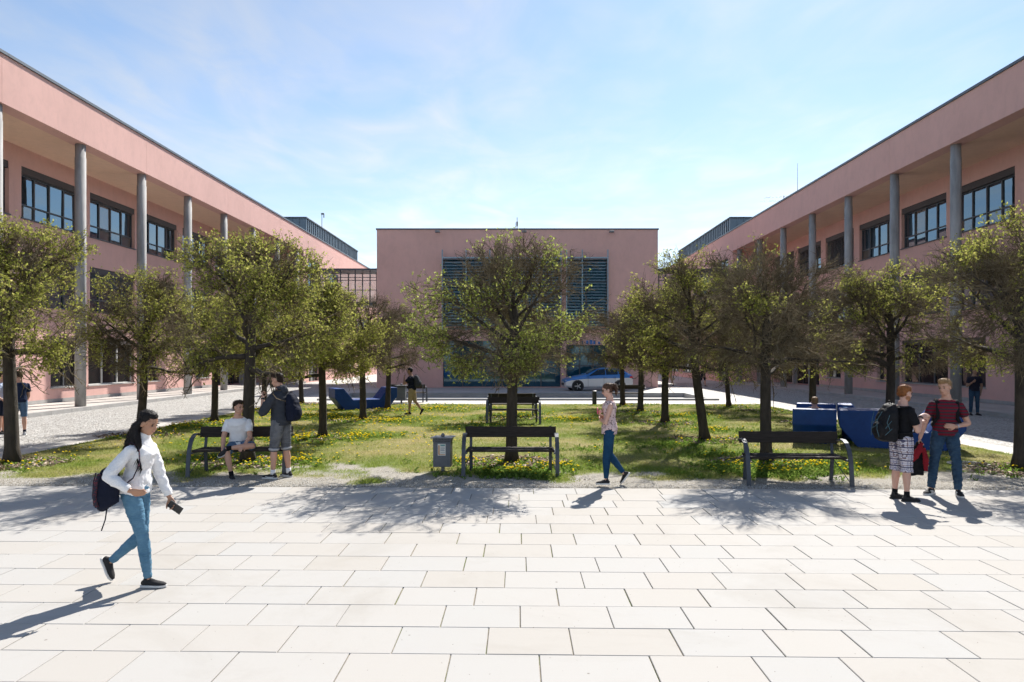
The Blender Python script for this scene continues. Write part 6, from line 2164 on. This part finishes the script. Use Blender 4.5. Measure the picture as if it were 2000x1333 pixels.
tag(p.band('R', STRAPM), 'black wristwatch on the pointing red haired man', 'watch')
PACK = cloth('black_nylon', (0.011, 0.011, 0.013), 0.3, 14, 0.5, 40, 0.6); lines_mat = M('teal_cord', (0.05, 0.12, 0.15), 0.6, 0.1)
backpack(p, PACK, PACK, 'bulky black hiking backpack with teal cords on red haired man', size=(0.175, 0.145, 0.29), drop=0.05, lines=[
    [(-1.02, -0.55, 0.55), (-1.36, -0.35, 0.1), (-1.36, -0.40, -0.4), (-1.2, -0.55, -0.75)], [(-1.02, 0.55, 0.55), (-1.36, 0.35, 0.1), (-1.36, 0.40, -0.4), (-1.2, 0.55, -0.75)],
    [(-1.30, -0.38, 0.15), (-1.40, 0.38, -0.1)], [(-1.40, -0.38, -0.15), (-1.40, 0.38, -0.4)], [(-0.55, -1.03, 0.4), (-0.8, -1.03, 0.0), (-0.4, -1.05, -0.4)], [(-0.3, -1.03, 0.1), (-0.9, -0.99, -0.3)], [(-0.2, -1.03, -0.3), (-0.9, -0.99, -0.65)]])

# ---------------------------------------------------------------- 6 man in striped shirt
p = Person('blond man in red and grey striped shirt and jeans smiling', 1.81, (*gp(1846, 966), 0), -108, dict(
    lean=(0.03, 0.02, 1), head_yaw=-38, head_pitch=12, head_roll=4,
    Rarm=((0.10, -0.36, -0.93), (0.22, -0.32, -0.92), (0.25, -0.2, -0.95), (0.3, 0.9, 0), 1.1), Larm=((-0.06, 0.40, -0.90), (0.62, -0.86, -0.16), (0.25, -1, 0.05), (-1, -0.2, 0), 0.45),
    Rleg=((0.06, -0.16, -1), (0.02, -0.10, -1), (0.75, -0.65, 0)), Lleg=((0.10, 0.12, -1), (0.03, 0.06, -1), (1, 0.0, 0))), vox=0.0095, build=0.97)
p.body(SKIN, 0.9); p.face_parts(EYE_D, H_LB, LIP_P)
p.top(stripes_mat(), 0.60, -0.13, 0.012, 't_shirt', 0.006, sleeve_loose=0.010); p.bottom(JEAN_D, 1.96, 0.011, 'jeans', 0.012, end_loose=0.016)
bars = [[(0.01 + 0.028 * k, 0.041, 0.030), (0.03 + 0.028 * k, 0.034, 0.066)] for k in range(3)]
p.shoes(SHOE_B, SOLE_W, stripe=bars); p.hair(H_BLOND, 'quiff', 0.005)
WSTEEL = M('steel_watch', (0.45, 0.47, 0.5), 0.3, 0, metal=0.8)
tag(p.band('L', WSTEEL), 'steel wristwatch on the man in striped shirt', 'watch')
backpack(p, BLACK, BLACK, 'black backpack worn by the man in striped shirt', size=(0.15, 0.11, 0.24), drop=0.02)
# jacket hanging from his right hand
hp = p.J['Rwr'] + p.J['Rhd'] * 0.09
m = MB()
m.tube([hp + Vector((0, 0, 0.03)), hp + Vector((0.0, -0.01, -0.06)), hp + Vector((0.02, -0.045, -0.20)), hp + Vector((0.02, -0.075, -0.36)), hp + Vector((0.03, -0.06, -0.50))], [(0.03, 0.03), (0.065, 0.05), (0.115, 0.07), (0.135, 0.075), (0.115, 0.065)], 16, side=Vector((0, 1, 0)))
m.tube([hp + Vector((0.03, 0.02, -0.05)), hp + Vector((0.05, 0.05, -0.28)), hp + Vector((0.05, 0.05, -0.42))], [(0.05, 0.035), (0.06, 0.04), (0.05, 0.035)], 12, side=Vector((0, 1, 0)))
jk_loc = p.loc + Matrix.Rotation(p.phi, 3, 'Z') @ hp
jk = empty('jacket', jk_loc, p.phi, 'black and red jacket hanging from the striped shirt man\'s hand', 'jacket')
mm = remesh(m, 0.010, 2, 0.016, 0.07); mm.v = [tuple(Vector(q) - hp) for q in mm.v]
mm.build('shell', BLACK, jk, smooth=True)
m = MB(); m.tube([Vector((0.055, 0.03, 0.02)), Vector((0.085, -0.02, -0.09)), Vector((0.105, -0.08, -0.20)), Vector((0.09, -0.15, -0.29))], [(0.03, 0.012), (0.05, 0.02), (0.055, 0.02), (0.03, 0.012)], 10, side=Vector((0, 1, 0)))
m.tube([Vector((0.075, 0.05, -0.06)), Vector((0.10, 0.075, -0.24)), Vector((0.095, 0.075, -0.42))], [(0.03, 0.014), (0.045, 0.018), (0.03, 0.012)], 10, side=Vector((0, 1, 0)))
remesh(m, 0.009, 2, 0.008, 0.05).build('lining', RED_C, jk, smooth=True)

# ---------------------------------------------------------------- 7, 8 the pair at the left edge
ARM_D = ((0.06, 0.12, -1), (0.20, 0.02, -0.98), (0.2, 0, -1), None, 0.5); ARM_DR = ((0.06, -0.12, -1), (0.20, -0.02, -0.98), (0.2, 0, -1), None, 0.5)
STAND = dict(Lleg=((0.03, 0.04, -1), (-0.02, 0.02, -1), (1, 0.25, 0)), Rleg=((0.0, -0.05, -1), (-0.03, -0.02, -1), (1, -0.25, 0)))
p = Person('man in navy t-shirt and denim shorts standing behind leftmost tree', 1.76, (*gp(38, 851), 0), 140, dict(lean=(0, 0, 1), head_yaw=20, head_pitch=12, Larm=ARM_D, Rarm=((0.12, -0.14, -1), (0.5, 0.2, -0.8), (0.4, 0.3, -0.8), None, 0.5), **STAND), vox=0.013)
p.body(SKIN); p.face_parts(EYE_D, H_BROWN, LIP_P); p.top(NAVYTEE, 0.62, -0.12, 0.016, 't_shirt'); p.bottom(BLUESHORT, 0.98, 0.014, 'shorts', end_loose=0.024); p.shoes(SHOE_G, SOLE_W, sock=NAVY); p.hair(H_BROWN)
p = Person('person in pale blue shirt and navy shorts cut by the left edge', 1.74, (*gp(3, 849), 0), 20, dict(lean=(0.02, 0, 1), head_pitch=8, Rarm=((-0.35, -0.45, -0.8), (0.75, 0.1, -0.5), (0.8, 0.4, -0.3), None, 0.5), Larm=ARM_D, **STAND), vox=0.013)
p.body(SKIN); p.face_parts(EYE_D, H_BROWN, LIP_P); p.top(cloth('pale_blue_shirt', (0.42, 0.48, 0.60)), 0.6, -0.10, 0.016, 't_shirt'); p.bottom(NAVY, 0.95, 0.014, 'shorts', end_loose=0.03); p.shoes(SHOE_B, SOLE_W); p.hair(H_BROWN)

# ---------------------------------------------------------------- 9 man walking left with a phone at his ear
p = Person('man in navy shirt and beige shorts walking left with hand at ear', 1.72, (*gp(805, 811), 0), 172, dict(
    lean=(0.10, 0, 1), head_pitch=6, Larm=((0.62, 0.30, -0.70), (0.05, -0.22, 0.97), (0.0, -0.3, 0.95), (-0.6, -0.7, 0), 0.8), Rarm=((-0.2, -0.1, -1), (0.15, 0, -1), (0.2, 0, -1), None, 0.5),
    Lleg=((0.14, 0.0, -1), (0.06, 0, -1), (1, 0, 0)), Rleg=((-0.20, 0, -1), (-0.62, 0, -0.8), (0.60, 0, -0.8))), vox=0.013)
p.body(SKIN_DK); p.face_parts(EYE_D, H_BLACK, LIP); p.top(NAVY, 0.64, -0.12, 0.018, 't_shirt'); p.bottom(BEIGE, 1.08, 0.020, 'shorts', end_loose=0.028); p.shoes(SHOE_B, SOLE_B); p.hair(H_BLACK)
backpack(p, CHAR, CHAR, 'dark grey backpack on the far man walking left', size=(0.15, 0.12, 0.23))

# ---------------------------------------------------------------- 10 man by the right wing
p = Person('man in dark t-shirt and jeans standing at the right wing window', 1.74, (16.95, 25.9, 0), -98, dict(
    lean=(0, 0, 1), head_yaw=22, Rarm=((0.10, -0.25, -0.95), (0.60, 0.40, 0.55), (0.2, 0.6, 0.6), (-1, 0, 0), 0.6), Larm=((-0.05, 0.28, -0.95), (0.10, -0.20, -0.97), (0.1, -0.1, -1), None, 0.5), **STAND), vox=0.013)
p.body(SKIN_DK); p.face_parts(EYE_D, H_BLACK, LIP); p.top(PURPLE, 0.62, -0.13, 0.014, 't_shirt'); p.bottom(JEAN_D, 1.96, 0.008, 'jeans', end_loose=0.012); p.shoes(SHOE_B, SOLE_B); p.hair(H_BLACK)

# ---------------------------------------------------------------- 11, 12 heads above the blue loungers
SIT = dict(Lleg=((0.97, 0.10, 0.18), (0.30, 0.0, -0.95), (1, 0.2, 0)), Rleg=((0.97, -0.10, 0.18), (0.30, 0.0, -0.95), (1, -0.2, 0)))
p = Person('blond man reclining in the end on blue lounger, only his head showing', 1.78, (7.60, 17.84, 0), 66, dict(lean=(-1.07, 0, 1), hip_z=0.535, head_yaw=10, head_pitch=0, Larm=((0.3, 0.3, -0.9), (0.9, -0.1, -0.2), (1, 0, 0), None, 0.5), Rarm=((0.3, -0.3, -0.9), (0.9, 0.1, -0.2), (1, 0, 0), None, 0.5), **SIT), vox=0.012)
p.body(SKIN_PALE); p.top(CHAR, 1.9, -0.10, 0.014, 'sweater'); p.bottom(JEAN_D, 1.95, 0.012, 'jeans'); p.shoes(SHOE_B, SOLE_W); p.hair(H_LB)
p = Person('person in blue cap mostly hidden behind the blue loungers', 1.60, (8.52, 18.05, 0), -24, dict(lean=(-0.10, 0, 1), hip_z=0.125, head_yaw=0, head_pitch=4, Larm=((0.3, 0.3, -0.9), (0.9, -0.1, -0.2), (1, 0, 0), None, 0.5), Rarm=((0.3, -0.3, -0.9), (0.9, 0.1, -0.2), (1, 0, 0), None, 0.5),
           Lleg=((0.85, 0.50, 0.0), (0.10, -0.99, 0.0), (0.4, -0.9, 0)), Rleg=((0.85, -0.50, 0.0), (0.35, 0.93, 0.0), (0.4, 0.9, 0))), vox=0.012)
p.body(SKIN); p.top(NAVYTEE, 0.6, -0.10, 0.014, 't_shirt'); p.bottom(JEAN_D, 1.95, 0.012, 'jeans'); p.shoes(SHOE_B, SOLE_W); p.hair(H_BROWN)
hk = p.H / 1.75
m = MB(); m.ell(p.J['head'] + p.Rh @ (Vector((-0.015, 0, 0.055)) * hk), (0.112 * hk, 0.092 * hk, 0.088 * hk), p.Rh, 16, 10)
cap_o = remesh(m, 0.010, 1).build('cap', cloth('blue_cap', (0.05, 0.16, 0.36)), p.root, smooth=True)
m = MB(); m.ell(p.J['head'] + p.Rh @ (Vector((0.12, 0, 0.045)) * hk), (0.075 * hk, 0.070 * hk, 0.010), p.Rh, 16, 8); m.build('peak', cap_o.data.materials[0], cap_o, smooth=True)

# ---------------------------------------------------------------- 13, 14 two far walkers at the end of the right road
for px, py, ph, tp, bt, lab in ((1308, 756, 200, CHAR, BEIGE, 'far small figure walking right of the hall corner'), (1373, 757, 20, NAVY, NAVY, 'far dark small figure half hidden behind a leaning trunk')):
    p = Person(lab, 1.72, (*gp(px, py), 0), ph, dict(lean=(0.04, 0, 1), Larm=((0.25, 0.1, -1), (0.35, 0, -1), (0.3, 0, -1), None, 0.5), Rarm=((-0.25, -0.1, -1), (0, 0, -1), (0, 0, -1), None, 0.5),
               Lleg=((-0.22, 0, -1), (-0.40, 0, -0.9), (0.9, 0, -0.45)), Rleg=((0.22, 0, -1), (0.10, 0, -1), (1, 0, 0))), vox=0.018)
    p.body(SKIN); p.top(tp, 0.62, -0.12, 0.016, 't_shirt'); p.bottom(bt, 1.05, 0.016, 'shorts', end_loose=0.024); p.shoes(SHOE_B, SOLE_W); p.hair(H_BROWN)
